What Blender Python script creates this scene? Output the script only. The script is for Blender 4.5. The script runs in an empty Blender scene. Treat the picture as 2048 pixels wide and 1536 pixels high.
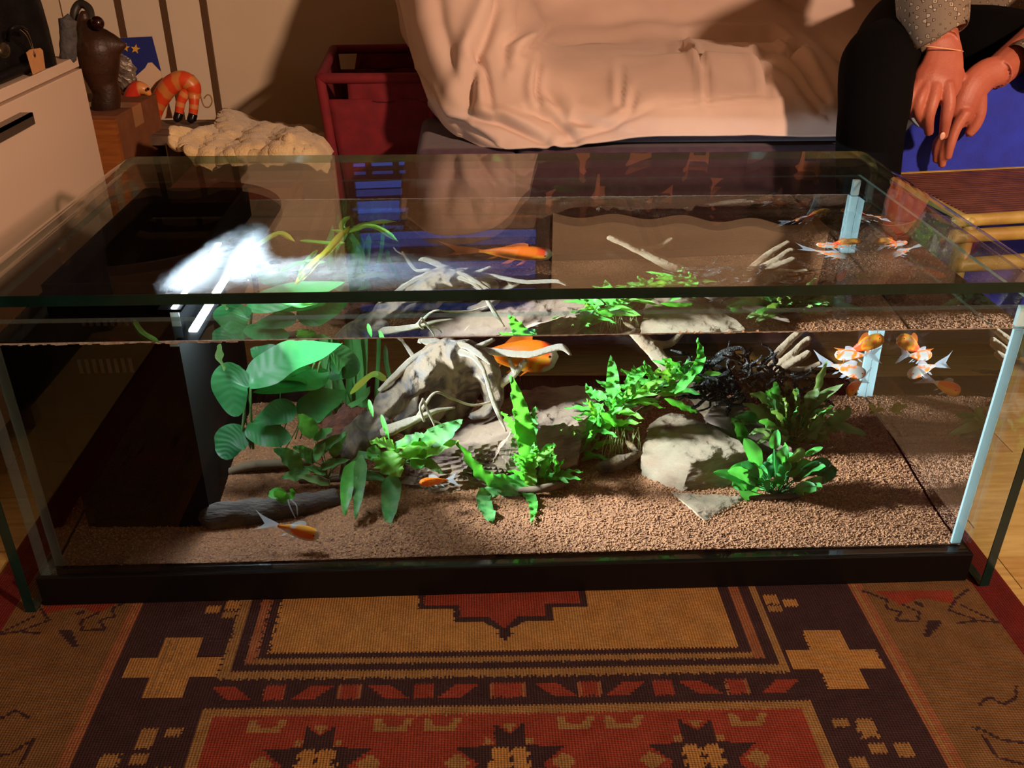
import bpy, math, random
import numpy as np
from mathutils import Vector, Matrix, noise as mnoise

random.seed(7); rng = np.random.default_rng(7)
S = bpy.context.scene
COL = S.collection

# ------------------------------------------------------------ camera, world, lamps, exposure
CAM = np.array([-0.0512, -0.9384, 0.844]); PITCH = .4997; YAW = .0455; ROLL = -.0038; FPX = 1818.8
_cp, _sp, _cy, _sy = math.cos(PITCH), math.sin(PITCH), math.cos(YAW), math.sin(YAW)
FW = np.array([_sy * _cp, _cy * _cp, -_sp]); RT = np.array([_cy, -_sy, 0.]); DN = np.cross(FW, RT)
_cr, _sr = math.cos(ROLL), math.sin(ROLL)
RT, DN = _cr * RT + _sr * DN, -_sr * RT + _cr * DN
cam_d = bpy.data.cameras.new('camera'); cam = bpy.data.objects.new('camera', cam_d); COL.objects.link(cam)
cam_d.sensor_fit = 'HORIZONTAL'; cam_d.sensor_width = 36.; cam_d.lens = 36. * FPX / 2048.
cam_d.clip_start = .02; cam_d.clip_end = 50
cam.matrix_world = Matrix(((RT[0], -DN[0], -FW[0], CAM[0]), (RT[1], -DN[1], -FW[1], CAM[1]),
                           (RT[2], -DN[2], -FW[2], CAM[2]), (0, 0, 0, 1)))
S.camera = cam

W = bpy.data.worlds.new('dusk'); S.world = W; W.use_nodes = True
W.node_tree.nodes['Background'].inputs[0].default_value = (.05, .10, .42, 1)   # blue dusk outside the window
W.node_tree.nodes['Background'].inputs[1].default_value = 1.6

def lamp(name, loc, target, energy, color, size, size_y=None):
    d = bpy.data.lights.new(name, 'AREA'); d.energy = energy; d.color = color
    if size_y: d.shape = 'RECTANGLE'; d.size = size; d.size_y = size_y
    else: d.shape = 'DISK'; d.size = size
    o = bpy.data.objects.new(name, d); COL.objects.link(o); o.location = loc
    o.rotation_euler = (Vector(target) - Vector(loc)).to_track_quat('-Z', 'Y').to_euler()
    return o
KEY = lamp('floor_lamp_light', (1.50, -1.60, 1.62), (-.05, .85, .40), 80, (1., .63, .43), .16)
BEAM = lamp('led_beam', (-.392, .235, .366), (.62, .25, .08), 12, (.84, .95, 1.), .12, .02)   # the LED bar's lensed light, at the water line
BEAM.data.spread = math.radians(64)
BEAM_TOP = lamp('led_beam_top', (-.392, .165, .404), (.62, .27, .37), 3, (.72, .88, 1.), .17, .012)
BEAM_TOP.data.spread = math.radians(90)
for l_ in (KEY, BEAM): l_.data.cycles.is_caustics_light = True
LED_LOW = 380.0     # emission of the strip at the water line
LED_TOP = 330.0    # emission of the strip above the water

S.view_settings.view_transform = 'Standard'; S.view_settings.look = 'None'
S.view_settings.exposure = 0.0; S.view_settings.gamma = 1.0; S.view_settings.use_curve_mapping = False
cy = S.cycles
cy.use_denoising = True; cy.max_bounces = 16; cy.transmission_bounces = 14; cy.transparent_max_bounces = 24
cy.glossy_bounces = 8; cy.diffuse_bounces = 3; cy.sample_clamp_indirect = 3.0; cy.sample_clamp_direct = 0
cy.caustics_reflective = False; cy.caustics_refractive = True; cy.blur_glossy = .3

# ------------------------------------------------------------ pixel -> place helpers
TY0 = .0165          # front face of the tank
ZW = .380            # water level
def _ray(x, y):
    d = RT * (x - 1024) / FPX + DN * (y - 768) / FPX + FW
    return d / np.linalg.norm(d)
def at(x, y, Y):
    d = _ray(x, y); return Vector(CAM + d * (Y - CAM[1]) / d[1])
def atz(x, y, Z):
    d = _ray(x, y); return Vector(CAM + d * (Z - CAM[2]) / d[2])
def atx(x, y, X):
    d = _ray(x, y); return Vector(CAM + d * (X - CAM[0]) / d[0])
def uw(x, y, Y):
    d = _ray(x, y); p = CAM + d * (TY0 - CAM[1]) / d[1]
    e = 1 / 1.333; c = d[1]; k = 1 - e * e * (1 - c * c)
    t = e * d; t[1] = math.sqrt(k)
    return Vector(p + t * (Y - p[1]) / t[1])
def gz(x, y):
    return .050 + .052 * y + .006 * math.sin(7 * x + 1) * math.sin(9 * y + .5) * min(1, y * 8)
def uwg(x, y, dz=0.):
    lo, hi = TY0, .6
    for _ in range(40):
        m = (lo + hi) / 2; p = uw(x, y, m)
        if p.z > gz(p.x, p.y) + dz: lo = m
        else: hi = m
    return uw(x, y, lo)
def mpp(Y):      # metres per photograph pixel at depth Y under water
    return (uw(1034, 800, Y) - uw(1024, 800, Y)).length / 10
def mpa(p):      # metres per pixel in air
    return float(np.dot(np.array(p) - CAM, FW)) / FPX

# ------------------------------------------------------------ colours and materials
def lin(c):
    return tuple((v / 255 / 12.92 if v / 255 <= .04045 else ((v / 255 + .055) / 1.055) ** 2.4) for v in c)
MAT = {}
class NT:
    def __init__(s, name):
        s.m = bpy.data.materials.new(name); s.m.use_nodes = True; s.t = s.m.node_tree
        s.t.nodes.clear(); s.out = s.n('ShaderNodeOutputMaterial')
    def n(s, ty, **kw):
        o = s.t.nodes.new(ty)
        for k, v in kw.items():
            if k.startswith('_'): setattr(o, k[1:], v)
            else:
                i = int(k[1:]) if k[0] == 'i' and k[1:].isdigit() else k.replace('__', ' ')
                if hasattr(v, 'links') or isinstance(v, bpy.types.NodeSocket): s.t.links.new(v, o.inputs[i])
                else: o.inputs[i].default_value = v
        return o
    def l(s, a, b): s.t.links.new(a, b)
def c4(c): return (c[0], c[1], c[2], 1)
def mat(name, col, rough=.6, col2=None, scale=20., metal=0., bump=0., bscale=None, spec=.5, stretch=None, detail=4., sss=0., sheen=0.,
        coat=0., contrast=(.35, .65), distort=0.):
    if name in MAT: return MAT[name]
    T = NT(name); b = T.n('ShaderNodeBsdfPrincipled', Base__Color=c4(col), Roughness=rough, Metallic=metal)
    b.inputs['Specular IOR Level'].default_value = spec
    if coat: b.inputs['Coat Weight'].default_value = coat
    if sheen: b.inputs['Sheen Weight'].default_value = sheen
    if sss:
        b.inputs['Subsurface Weight'].default_value = sss; b.inputs['Subsurface Radius'].default_value = (.01, .004, .002)
    tc = T.n('ShaderNodeTexCoord'); v = tc.outputs['Object']
    if stretch:
        mp = T.n('ShaderNodeMapping', Vector=v, Scale=stretch); v = mp.outputs[0]
    if col2 is not None:
        nz = T.n('ShaderNodeTexNoise', Vector=v, Scale=scale, Detail=detail, Distortion=distort)
        r = T.n('ShaderNodeValToRGB', Fac=nz.outputs['Fac'])
        r.color_ramp.elements[0].position = contrast[0]; r.color_ramp.elements[1].position = contrast[1]
        r.color_ramp.elements[0].color = c4(col); r.color_ramp.elements[1].color = c4(col2)
        T.l(r.outputs[0], b.inputs['Base Color'])
    if bump:
        nb = T.n('ShaderNodeTexNoise', Vector=v, Scale=bscale or scale * 3, Detail=6.)
        bp = T.n('ShaderNodeBump', Height=nb.outputs['Fac'], Strength=bump, Distance=.004)
        T.l(bp.outputs[0], b.inputs['Normal'])
    T.l(b.outputs[0], T.out.inputs[0]); MAT[name] = T.m
    return T.m
def thin_glass(name, tint, ior=1.5, dirt=0.):
    T = NT(name); g = T.n('ShaderNodeNewGeometry')
    mi = T.n('ShaderNodeMix', Factor=g.outputs['Backfacing']); mi.inputs[2].default_value = ior; mi.inputs[3].default_value = 1 / ior
    fr = T.n('ShaderNodeFresnel', IOR=mi.outputs[0])
    tr = T.n('ShaderNodeBsdfTransparent', Color=c4(tint)); gl = T.n('ShaderNodeBsdfGlossy', Color=(1, 1, 1, 1), Roughness=.0)
    mx = T.n('ShaderNodeMixShader', Fac=fr.outputs[0], i1=tr.outputs[0], i2=gl.outputs[0])
    T.l(mx.outputs[0], T.out.inputs[0]); MAT[name] = T.m
    return T.m
def translucent(name, col, tcol, f=.5, rough=.4, spec=.3, alpha=0., attr=None, col2=None, scale=30., bump=0.):
    """thin leaf or fin: part of the light is let through"""
    T = NT(name); b = T.n('ShaderNodeBsdfPrincipled', Base__Color=c4(col), Roughness=rough); b.inputs['Specular IOR Level'].default_value = spec
    tl = T.n('ShaderNodeBsdfTranslucent', Color=c4(tcol))
    if col2 is not None:
        tc = T.n('ShaderNodeTexCoord'); nz = T.n('ShaderNodeTexNoise', Vector=tc.outputs['Object'], Scale=scale, Detail=4.)
        oi = T.n('ShaderNodeObjectInfo')
        r = T.n('ShaderNodeValToRGB', Fac=nz.outputs['Fac']); r.color_ramp.elements[0].position = .35; r.color_ramp.elements[1].position = .68
        r.color_ramp.elements[0].color = c4(col); r.color_ramp.elements[1].color = c4(col2)
        hs = T.n('ShaderNodeHueSaturation', Color=r.outputs[0])
        ma = T.n('ShaderNodeMapRange', Value=oi.outputs['Random']); ma.inputs[3].default_value = .7; ma.inputs[4].default_value = 1.25
        T.l(ma.outputs[0], hs.inputs['Value']); T.l(hs.outputs[0], b.inputs['Base Color'])
        if bump:
            bp = T.n('ShaderNodeBump', Height=nz.outputs['Fac'], Strength=bump, Distance=.002); T.l(bp.outputs[0], b.inputs['Normal'])
    if attr:
        a = T.n('ShaderNodeVertexColor', _layer_name=attr); T.l(a.outputs[0], b.inputs['Base Color']); T.l(a.outputs[0], tl.inputs['Color'])
    mx = T.n('ShaderNodeMixShader', Fac=f, i1=b.outputs[0], i2=tl.outputs[0]); o = mx.outputs[0]
    if alpha:
        tr = T.n('ShaderNodeBsdfTransparent'); m2 = T.n('ShaderNodeMixShader', Fac=alpha, i1=o, i2=tr.outputs[0]); o = m2.outputs[0]
    T.l(o, T.out.inputs[0]); MAT[name] = T.m
    return T.m
def emis(name, col, s):
    T = NT(name); e = T.n('ShaderNodeEmission', Color=c4(col), Strength=s); T.l(e.outputs[0], T.out.inputs[0]); MAT[name] = T.m
    return T.m
def attr_mat(name, attr='Col', rough=.5, spec=.5, bump=0., bscale=400., weave=False, sss=0., grime=0.):
    T = NT(name); b = T.n('ShaderNodeBsdfPrincipled', Roughness=rough); b.inputs['Specular IOR Level'].default_value = spec
    a = T.n('ShaderNodeVertexColor', _layer_name=attr); colo = a.outputs[0]
    tc = T.n('ShaderNodeTexCoord')
    if grime:
        nz = T.n('ShaderNodeTexNoise', Vector=tc.outputs['Object'], Scale=35., Detail=6.)
        mr = T.n('ShaderNodeMapRange', Value=nz.outputs['Fac']); mr.inputs[1].default_value = .3; mr.inputs[2].default_value = .7
        mr.inputs[3].default_value = 1 - grime; mr.inputs[4].default_value = 1 + grime
        hs = T.n('ShaderNodeHueSaturation', Color=colo); T.l(mr.outputs[0], hs.inputs['Value']); colo = hs.outputs[0]
    T.l(colo, b.inputs['Base Color'])
    if sss: b.inputs['Subsurface Weight'].default_value = sss; b.inputs['Subsurface Radius'].default_value = (.006, .003, .002)
    if weave:
        w1 = T.n('ShaderNodeTexWave', Vector=tc.outputs['Object'], Scale=90., Distortion=.6, _bands_direction='X')
        w2 = T.n('ShaderNodeTexWave', Vector=tc.outputs['Object'], Scale=130., Distortion=.8, _bands_direction='Y')
        ad = T.n('ShaderNodeMath', _operation='ADD', i0=w1.outputs['Fac'], i1=w2.outputs['Fac'])
        bp = T.n('ShaderNodeBump', Height=ad.outputs[0], Strength=.5, Distance=.0016); T.l(bp.outputs[0], b.inputs['Normal'])
    elif bump:
        nb = T.n('ShaderNodeTexNoise', Vector=tc.outputs['Object'], Scale=bscale, Detail=3.)
        bp = T.n('ShaderNodeBump', Height=nb.outputs['Fac'], Strength=bump, Distance=.003); T.l(bp.outputs[0], b.inputs['Normal'])
    T.l(b.outputs[0], T.out.inputs[0]); MAT[name] = T.m
    return T.m

# ------------------------------------------------------------ mesh builder
def catmull(pts, n):
    P = [Vector(p) for p in pts]
    if len(P) == 2: return [P[0].lerp(P[1], i / (n - 1)) for i in range(n)]
    Q = [P[0] * 2 - P[1]] + P + [P[-1] * 2 - P[-2]]; out = []
    for i in range(n):
        t = i / (n - 1) * (len(P) - 1); k = min(int(t), len(P) - 2); u = t - k
        a, b, c, d = Q[k], Q[k + 1], Q[k + 2], Q[k + 3]
        out.append(.5 * ((2 * b) + (c - a) * u + (2 * a - 5 * b + 4 * c - d) * u * u + (3 * b - a - 3 * c + d) * u ** 3))
    return out
def interp(vals, n):
    k = np.linspace(0, 1, len(vals)); return np.interp(np.linspace(0, 1, n), k, vals)
class MB:
    def __init__(s): s.v = []; s.f = []; s.mi = []; s.c = []
    def add(s, v, f, mi=0, c=None):
        o = len(s.v); s.v += [tuple(p) for p in v]; s.f += [tuple(i + o for i in q) for q in f]; s.mi += [mi] * len(f)
        if c is not None: s.c += (list(c) if isinstance(c, list) else [c] * len(v))
        return s
    def box(s, lo, hi, mi=0, M=None, c=None):
        (a, b, d), (e, g, h) = lo, hi
        v = [(a, b, d), (e, b, d), (e, g, d), (a, g, d), (a, b, h), (e, b, h), (e, g, h), (a, g, h)]
        if M is not None: v = [M @ Vector(p) for p in v]
        f = [(0, 3, 2, 1), (4, 5, 6, 7), (0, 1, 5, 4), (1, 2, 6, 5), (2, 3, 7, 6), (3, 0, 4, 7)]
        return s.add(v, f, mi, c)
    def grid(s, P, mi=0, cols=None, wrap=False):
        nr, nc = len(P), len(P[0]); v = [p for r in P for p in r]; f = []
        for i in range(nr - 1):
            for j in range(nc if wrap else nc - 1):
                k = (j + 1) % nc; f.append((i * nc + j, i * nc + k, (i + 1) * nc + k, (i + 1) * nc + j))
        return s.add(v, f, mi, cols)
    def tube(s, pts, radii, n=8, m=None, mi=0, flat=1., up=None, col=None, jit=0., caps=True):
        k = m or max(4, len(pts) * 4); C = catmull(pts, k); R = interp(radii, k)
        T = [(C[min(i + 1, k - 1)] - C[max(i - 1, 0)]).normalized() for i in range(k)]
        u = Vector(up) if up else (Vector((0, 0, 1)) if abs(T[0].z) < .9 else Vector((1, 0, 0)))
        rows = []; cols = []
        for i in range(k):
            a = (u - T[i] * u.dot(T[i]))
            if a.length < 1e-5: a = T[i].orthogonal()
            a.normalize(); u = a; b = T[i].cross(a); row = []
            for j in range(n):
                t = 2 * math.pi * j / n; r = R[i] * (1 + (jit * mnoise.noise(C[i] * 60 + Vector((math.cos(t), math.sin(t), 0)) * 1.3) if jit else 0))
                row.append(C[i] + (b * math.cos(t) + a * math.sin(t) * flat) * r)
                if col is not None: cols.append(col(i / (k - 1), t) if callable(col) else col)
            rows.append(row)
        if caps:
            for (i, sg) in ((0, -1), (k - 1, 1)):
                r = [C[i] + T[i] * sg * R[i] * .5 + (p - C[i]) * .6 for p in rows[i]]; q = [C[i] + T[i] * sg * R[i] * .75] * n
                if sg < 0: rows = [q, r] + rows if i == 0 else rows
                else: rows = rows + [r, q]
            if col is not None: cols = cols[:n] * 2 + cols + cols[-n:] * 2
        return s.grid(rows, mi, cols if col is not None else None, wrap=True)
    def lathe(s, prof, c, n=24, mi=0, col=None):
        rows = [[Vector((c[0] + r * math.cos(2 * math.pi * j / n), c[1] + r * math.sin(2 * math.pi * j / n), c[2] + z)) for j in range(n)] for r, z in prof]
        return s.grid(rows, mi, col, wrap=True)
    def ball(s, c, r, n=12, m=8, mi=0, col=None, M=None):
        r = (r, r, r) if not hasattr(r, '__len__') else r; rows = []
        for i in range(m + 1):
            a = math.pi * i / m
            rows.append([Vector((r[0] * math.sin(a) * math.cos(2 * math.pi * j / n), r[1] * math.sin(a) * math.sin(2 * math.pi * j / n), r[2] * math.cos(a))) for j in range(n)])
        rows = [[(M @ p if M is not None else p) + Vector(c) for p in q] for q in rows]
        return s.grid(rows, mi, [col] * (n * (m + 1)) if col is not None else None, wrap=True)

def loc_of(p):
    return Vector((0, 0, 0)) if p is None else loc_of(p.parent) + p.location
def obj(name, mb, mats, parent=None, smooth=True, local=False, kind=None, loc=None):
    me = bpy.data.meshes.new(name); L = loc_of(parent) if (parent and not local) else Vector((0, 0, 0))
    if loc is not None: L = Vector(loc)
    v = np.array([tuple(p) for p in mb.v], dtype=float).reshape(-1, 3) - np.array(L)
    me.from_pydata(v.tolist(), [], mb.f); mats = mats if isinstance(mats, (list, tuple)) else [mats]
    for m in mats: me.materials.append(m)
    if any(mb.mi): me.polygons.foreach_set('material_index', mb.mi)
    if mb.c:
        at_ = me.color_attributes.new('Col', 'FLOAT_COLOR', 'POINT')
        at_.data.foreach_set('color', np.array([tuple(c) + (1.,) if len(c) == 3 else tuple(c) for c in mb.c], dtype=np.float32).ravel())
    if smooth: me.polygons.foreach_set('use_smooth', [True] * len(me.polygons))
    me.validate(); me.update()
    o = bpy.data.objects.new(name, me); COL.objects.link(o)
    if parent: o.parent = parent
    if loc is not None and not parent: o.location = loc
    if kind: o['kind'] = kind
    return o
def tag(o, label, cat, group=None, kind=None):
    o['label'] = label; o['category'] = cat
    if group: o['group'] = group
    if kind: o['kind'] = kind
    return o
def thing(name, label, cat, loc, group=None):
    o = bpy.data.objects.new(name, None); o.empty_display_size = .05; COL.objects.link(o); o.location = loc
    return tag(o, label, cat, group)
def struct(name, mb, m, parent=None, smooth=False):
    o = obj(name, mb, m, parent, smooth)
    if parent is None: o['kind'] = 'structure'
    return o
def remesh(o, vox, smooth=4):
    r = o.modifiers.new('fuse', 'REMESH'); r.mode = 'VOXEL'; r.voxel_size = vox; r.use_smooth_shade = True
    if smooth:
        q = o.modifiers.new('soft', 'SMOOTH'); q.iterations = smooth; q.factor = .5
    return o
def bevel(o, w, seg=2):
    b = o.modifiers.new('bevel', 'BEVEL'); b.width = w; b.segments = seg; b.limit_method = 'ANGLE'; return o
def fbm(p, sc, o=3):
    return mnoise.fractal(Vector(p) * sc, 1., 2., o)
# ============================================================ room shell
plaster = mat('plaster_wall', lin((222, 204, 176)), .85, lin((214, 194, 166)), 3., bump=.08, bscale=60)
YW = 1.75; XL, XR, YB, ZC = -1.9, 2.3, -2.4, 2.45; ZF = -.006
WX0, WX1, WZ0, WZ1 = -.47, .20, .725, 1.30       # window opening in the back wall
m = MB()
m.box((XL, YW, ZF), (WX0, YW + .12, ZC)); m.box((WX1, YW, ZF), (XR, YW + .12, ZC)); m.box((WX0, YW, ZF), (WX1, YW + .12, WZ0)); m.box((WX0, YW, WZ1), (WX1, YW + .12, ZC))
struct('wall_back', m, plaster)
struct('wall_left', MB().box((XL - .1, YB, ZF), (XL, YW + .12, ZC)), plaster)
struct('wall_right', MB().box((XR, YB, ZF), (XR + .1, YW + .12, ZC)), plaster)
struct('wall_front', MB().box((XL - .1, YB - .1, ZF), (XR + .1, YB, ZC)), plaster)
struct('ceiling', MB().box((XL - .1, YB - .1, ZC), (XR + .1, YW + .12, ZC + .1)), mat('ceiling_paint', lin((120, 105, 90)), .9))
wood_dk = mat('window_wood', lin((60, 34, 24)), .5)
win = struct('window_1', MB().box((WX0, YW + .02, WZ0), (WX1, YW + .05, WZ0 + .05)).box((WX0, YW + .02, WZ1 - .05), (WX1, YW + .05, WZ1)).box((WX0, YW + .02, WZ0 + .05), (WX0 + .05, YW + .05, WZ1 - .05)).box((WX1 - .05, YW + .02, WZ0 + .05), (WX1, YW + .05, WZ1 - .05)), wood_dk)
for x in (-.372, -.288): obj('glazing_bar', MB().box((x - .009, YW + .022, WZ0 + .05), (x + .009, YW + .048, .80)), wood_dk, win, False)
for z, h_ in ((.812, .020), (.876, .017), (.965, .028), (1.06, .035), (1.16, .03)): obj('glazing_bar', MB().box((WX0 + .05, YW + .024, z - h_), (WX1 - .05, YW + .046, z + h_)), wood_dk, win, False)
obj('pane', MB().box((WX0 + .05, YW + .033, WZ0 + .05), (WX1 - .05, YW + .036, WZ1 - .05)), thin_glass('window_glass', (.97, .98, 1)), win, False)
# parquet floor: a base with the planks that can be seen picked out one by one
fl = struct('floor', MB().box((XL - .1, YB - .1, -.05), (XR + .1, YW + .12, -.016)), mat('parquet_gap', lin((48, 26, 14)), .8))
PLK = [mat('parquet_%d' % i, lin(c), .32, lin(d), 14., bump=.1, bscale=90, stretch=(1, 9, 1)) for i, (c, d) in enumerate(
    [((190, 164, 100), (166, 138, 80)), ((198, 174, 108), (176, 150, 88)), ((184, 154, 92), (160, 128, 72))])]
far = MB(); n_pl = 0
pw, pl_ = .068, .34
for r in range(-36, 26):
    y = r * pw
    for k in range(-7, 9):
        x = k * pl_ + (.5 * pl_ if r % 2 else 0) + .02
        if x > XR - .05 or x + pl_ < XL or y > YW - .01 or y < YB: continue
        x0, x1 = max(x, XL), min(x + pl_, XR); q = MB()
        vis = ((x1 > .62 and x0 < 1.25) or (x0 < -.62 and x1 > -1.1)) and -.25 < y < .85
        if vis:
            b = MB().box((x0 + .0008, y + .0008, -.0155), (x1 - .0008, y + pw - .0008, ZF + random.uniform(-.0004, 0)))
            obj('plank', b, random.choice(PLK), fl, False); n_pl += 1
        else: far.box((x0 + .0008, y + .0008, -.0155), (x1 - .0008, min(y + pw - .0008, YW), ZF))
o = obj('plank_field', far, PLK[0], fl, False); o['kind'] = 'stuff'

# brown strips and the pale panels between them on the back wall, left
panel_m = mat('panel_white', lin((226, 208, 182)), .6)
strip_m = mat('strip_brown', lin((92, 62, 36)), .6)
STR = [((228, 0), (262, 90)), ((322, 0), (358, 160)), ((400, 0), (449, 240))]
xs = []
for i, (a, b) in enumerate(STR):
    p, q = at(a[0], a[1], YW), at(b[0], b[1], YW); x = (p.x + q.x) / 2; xs.append(x)
    struct('trim_%d' % (i + 1), MB().box((x - .008, YW - .012, .08), (x + .008, YW - .0005, 1.6)), strip_m)
for i, (x0, x1) in enumerate([(xs[0] - .16, xs[0]), (xs[0], xs[1]), (xs[1], xs[2])]):
    struct('trim_%d' % (i + 4), MB().box((x0 + .009, YW - .009, .08), (x1 - .009, YW - .0005, 1.6)), panel_m)
struct('trim_7', MB().box((XL, YW - .02, ZF), (XR, YW, .06)), panel_m)

# ============================================================ rug
DK = lin((64, 44, 46)); TAN = lin((152, 116, 72)); YEL = lin((176, 130, 74)); RED = lin((142, 62, 46)); OUT = lin((124, 92, 58)); RBR = lin((150, 96, 66)); BORD = lin((112, 40, 36))
class Raster:
    def __init__(s, us, vs):
        s.u = (us[:-1] + us[1:]) / 2; s.w = (vs[:-1] + vs[1:]) / 2
        s.U, s.V = np.meshgrid(s.u, s.w); s.C = np.zeros(s.U.shape + (3,)); s.C[:] = OUT
        s.J = ((np.arange(len(s.u)) % 2) * 2 - 1)[None, :] * .0011 + (rng.random(s.U.shape) - .5) * .0012
    def rect(s, u0, u1, v0, v1, c):
        m = (s.U + s.J > u0) & (s.U + s.J < u1) & (s.V + s.J > v0) & (s.V + s.J < v1); s.C[m] = c
    def mrect(s, u0, u1, v0, v1, c): s.rect(u0, u1, v0, v1, c); s.rect(-u1, -u0, v0, v1, c)
    def poly(s, P, c):
        m = np.zeros(s.U.shape, bool); U = s.U + s.J * .8; V = s.V
        for i in range(len(P)):
            (x1, y1), (x2, y2) = P[i], P[i - 1]
            if y1 == y2: continue
            k = ((y1 > V) != (y2 > V)) & (U < (x2 - x1) * (V - y1) / (y2 - y1) + x1); m ^= k
        s.C[m] = c
    def mpoly(s, P, c): s.poly(P, c); s.poly([(-a, b) for a, b in P], c)
us = np.arange(-.70, .7001, .0024)
vs = np.concatenate([np.arange(-1.05, -.32, .03), np.arange(-.32, .14, .0023), np.arange(.14, .80, .03)])
R = Raster(us, vs)
R.mrect(.65, .70, -2, 2, BORD)
R.mrect(.48, .497, -2, 2, RBR); R.mrect(.485, .4885, -2, 2, TAN); R.rect(-.48, .48, -2, 2, DK)
def frame(v0, v1, sg=1):
    R.rect(-.35, .35, v0, v1, TAN); R.rect(-.338, .338, v0 + .0125, v1 - .0125, DK); R.rect(-.325, .325, v0 + .0235, v1 - .0235, TAN)
    R.mrect(.311, .325, v0 + .0235, v1 - .0235, RBR); R.rect(-.311, .311, v0 + .033, v1 - .033, DK); R.rect(-.297, .297, v0 + .0425, v1 - .0425, YEL)
frame(-.136, .74)
med = [(-.105, .03), (-.105, -.009), (-.057, -.009), (-.057, -.0335), (-.019, -.0335), (0, -.054), (.019, -.0335), (.057, -.0335), (.057, -.009), (.105, -.009), (.105, .03), (.16, .03), (.16, .6), (-.16, .6), (-.16, .03)]
R.poly([(a * 1.0 + (.009 if a > .01 else -.009 if a < -.01 else 0), b - .008) for a, b in med], DK)
R.poly([(0, -.078), (.008, -.066), (.005, -.052), (-.005, -.052), (-.008, -.066)], DK); R.poly([(-.012, -.063), (.012, -.063), (.006, -.067), (-.006, -.067)], DK)
R.poly(med, RED)
cr = [(.385, -.064), (.435, -.064), (.435, -.0995), (.467, -.0995), (.467, -.131), (.435, -.131), (.435, -.163), (.385, -.163), (.385, -.131), (.354, -.131), (.354, -.0995), (.385, -.0995)]
R.mpoly(cr, YEL)
for a in (.395, .405, .415, .425): R.mrect(a, a + .002, -.16, -.068, TAN)
for a, b in ((.355, 0.004), (.377, -.004)): pass
R.mrect(.355, .375, .004, -.0, TAN); R.mrect(.353, .373, -.014, .004, YEL); R.mrect(.377, .395, -.020, -.006, YEL); R.mrect(.354, .372, -.0285, -.018, TAN)
# row of squares and slanting lozenges
y0, y1 = -.1685, -.1465
def sq(c, w): R.rect(c - w - .003, c + w + .003, y0, y1, RBR); R.rect(c - w, c + w, y0, y1, RED)
def dia(c, s_): R.poly([(c - .014 - s_ * .012, y1), (c + .014 - s_ * .012, y1), (c + .014 + s_ * .012, y0), (c - .014 + s_ * .012, y0)], RED)
sq(0, .018)
for i, k in enumerate((.058, .1, .143, .188, .232, .278, .33)):
    if i % 2 == 0:
        s_ = 1 if (i // 2) % 2 == 0 else -1
        dia(k, s_); dia(-k, -s_)
    else: sq(k, .0105); sq(-k, .0105)
# lower panel
R.rect(-.357, .357, -2, -.181, TAN); R.rect(-.343, .343, -2, -.193, RED)
for c in (-.215, 0., .215):
    v = -.238
    R.poly([(c - .018, v + .034), (c - .012, v + .026), (c, v + .016), (c + .012, v + .026), (c + .018, v + .034), (c + .018, v), (c + .062, v - .001), (c + .036, v - .024), (c + .05, v - .05), (c + .018, v - .045), (c, v - .06), (c - .018, v - .045), (c - .05, v - .05), (c - .036, v - .024), (c - .062, v - .001), (c - .018, v)], DK)
    R.poly([(c - .008, v + .03), (c + .008, v + .03), (c, v + .018)], TAN)
    R.rect(c - .028, c - .019, v + .002, v + .01, TAN); R.rect(c + .019, c + .028, v + .002, v + .01, TAN)
    for d in (-1, 1):
        R.poly([(c + d * .044, v - .022), (c + d * .06, v - .009), (c + d * .073, v - .022), (c + d * .06, v - .036)], TAN)
        R.rect(c + d * .011 - .008, c + d * .011 + .008, v - .034, v - .003, YEL); R.rect(c + d * .011 - .0115, c + d * .011 + .0115, v - .015, v - .008, YEL); R.rect(c + d * .011 - .013, c + d * .011 + .013, v - .029, v - .022, YEL)
for c in (-.305, -.105, .105, .305, ):
    for d in (-1, 1):
        q = c + d * .028
        R.poly([(q - .03 + .008, -.198), (q - .014, -.198), (q - .008, -.2085), (q + .008, -.2085), (q + .014, -.198), (q + .024, -.198), (q + .014, -.217), (q - .022, -.217)], TAN) if abs(c) < .2 or d * c < 0 else None
for a, b, c_, d in ((.399, .419, -.235, -.208), (.373, .391, -.219, -.208), (.431, .451, -.262, -.243), (.401, .419, -.257, -.243), (.373, .391, -.29, -.262)): R.mrect(a, b, c_, d, TAN)
# outlined flowers on the outer border
def line(P, w=.0035, c=DK):
    for (a, b), (e, g) in zip(P[:-1], P[1:]):
        L = math.hypot(e - a, g - b) or 1; nx, ny = -(g - b) / L * w / 2, (e - a) / L * w / 2
        R.poly([(a + nx, b + ny), (e + nx, g + ny), (e - nx, g - ny), (a - nx, b - ny)], c)
for sg in (-1, 1):
    for v0 in (-.02, -.36, .3):
        f = lambda P: [(sg * (.565 + a), v0 + b) for a, b in P]
        R.poly(f([(-.055, .03), (-.03, .0), (-.005, .012), (.012, .012), (.045, .0), (.052, .03)]), RED)
        line(f([(-.07, .03), (-.045, .012), (-.052, -.005), (-.035, -.012), (-.05, -.028), (-.02, -.03), (-.012, -.012), (-.03, .004)]))
        line(f([(.075, .03), (.05, .012), (.03, -.01), (.06, -.03), (.03, -.034)])); line(f([(.06, -.03), (.085, -.034), (.05, .0)]))
        R.poly(f([(-.006, -.028), (.012, -.03), (-.018, -.058), (-.026, -.058)]), DK); line(f([(-.01, .005), (.0, .0)]), .007)
    for v0 in (-.19,):
        f = lambda P: [(sg * (.585 + a), v0 + b) for a, b in P]
        line(f([(-.03, .0), (-.01, .012), (.0, .0), (.02, .01), (.03, .028)])); line(f([(-.05, -.03), (-.03, -.05), (.02, -.06), (.05, -.03), (.06, -.07)])); line(f([(-.05, -.03), (-.045, -.075), (.0, -.09)]))
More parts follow.
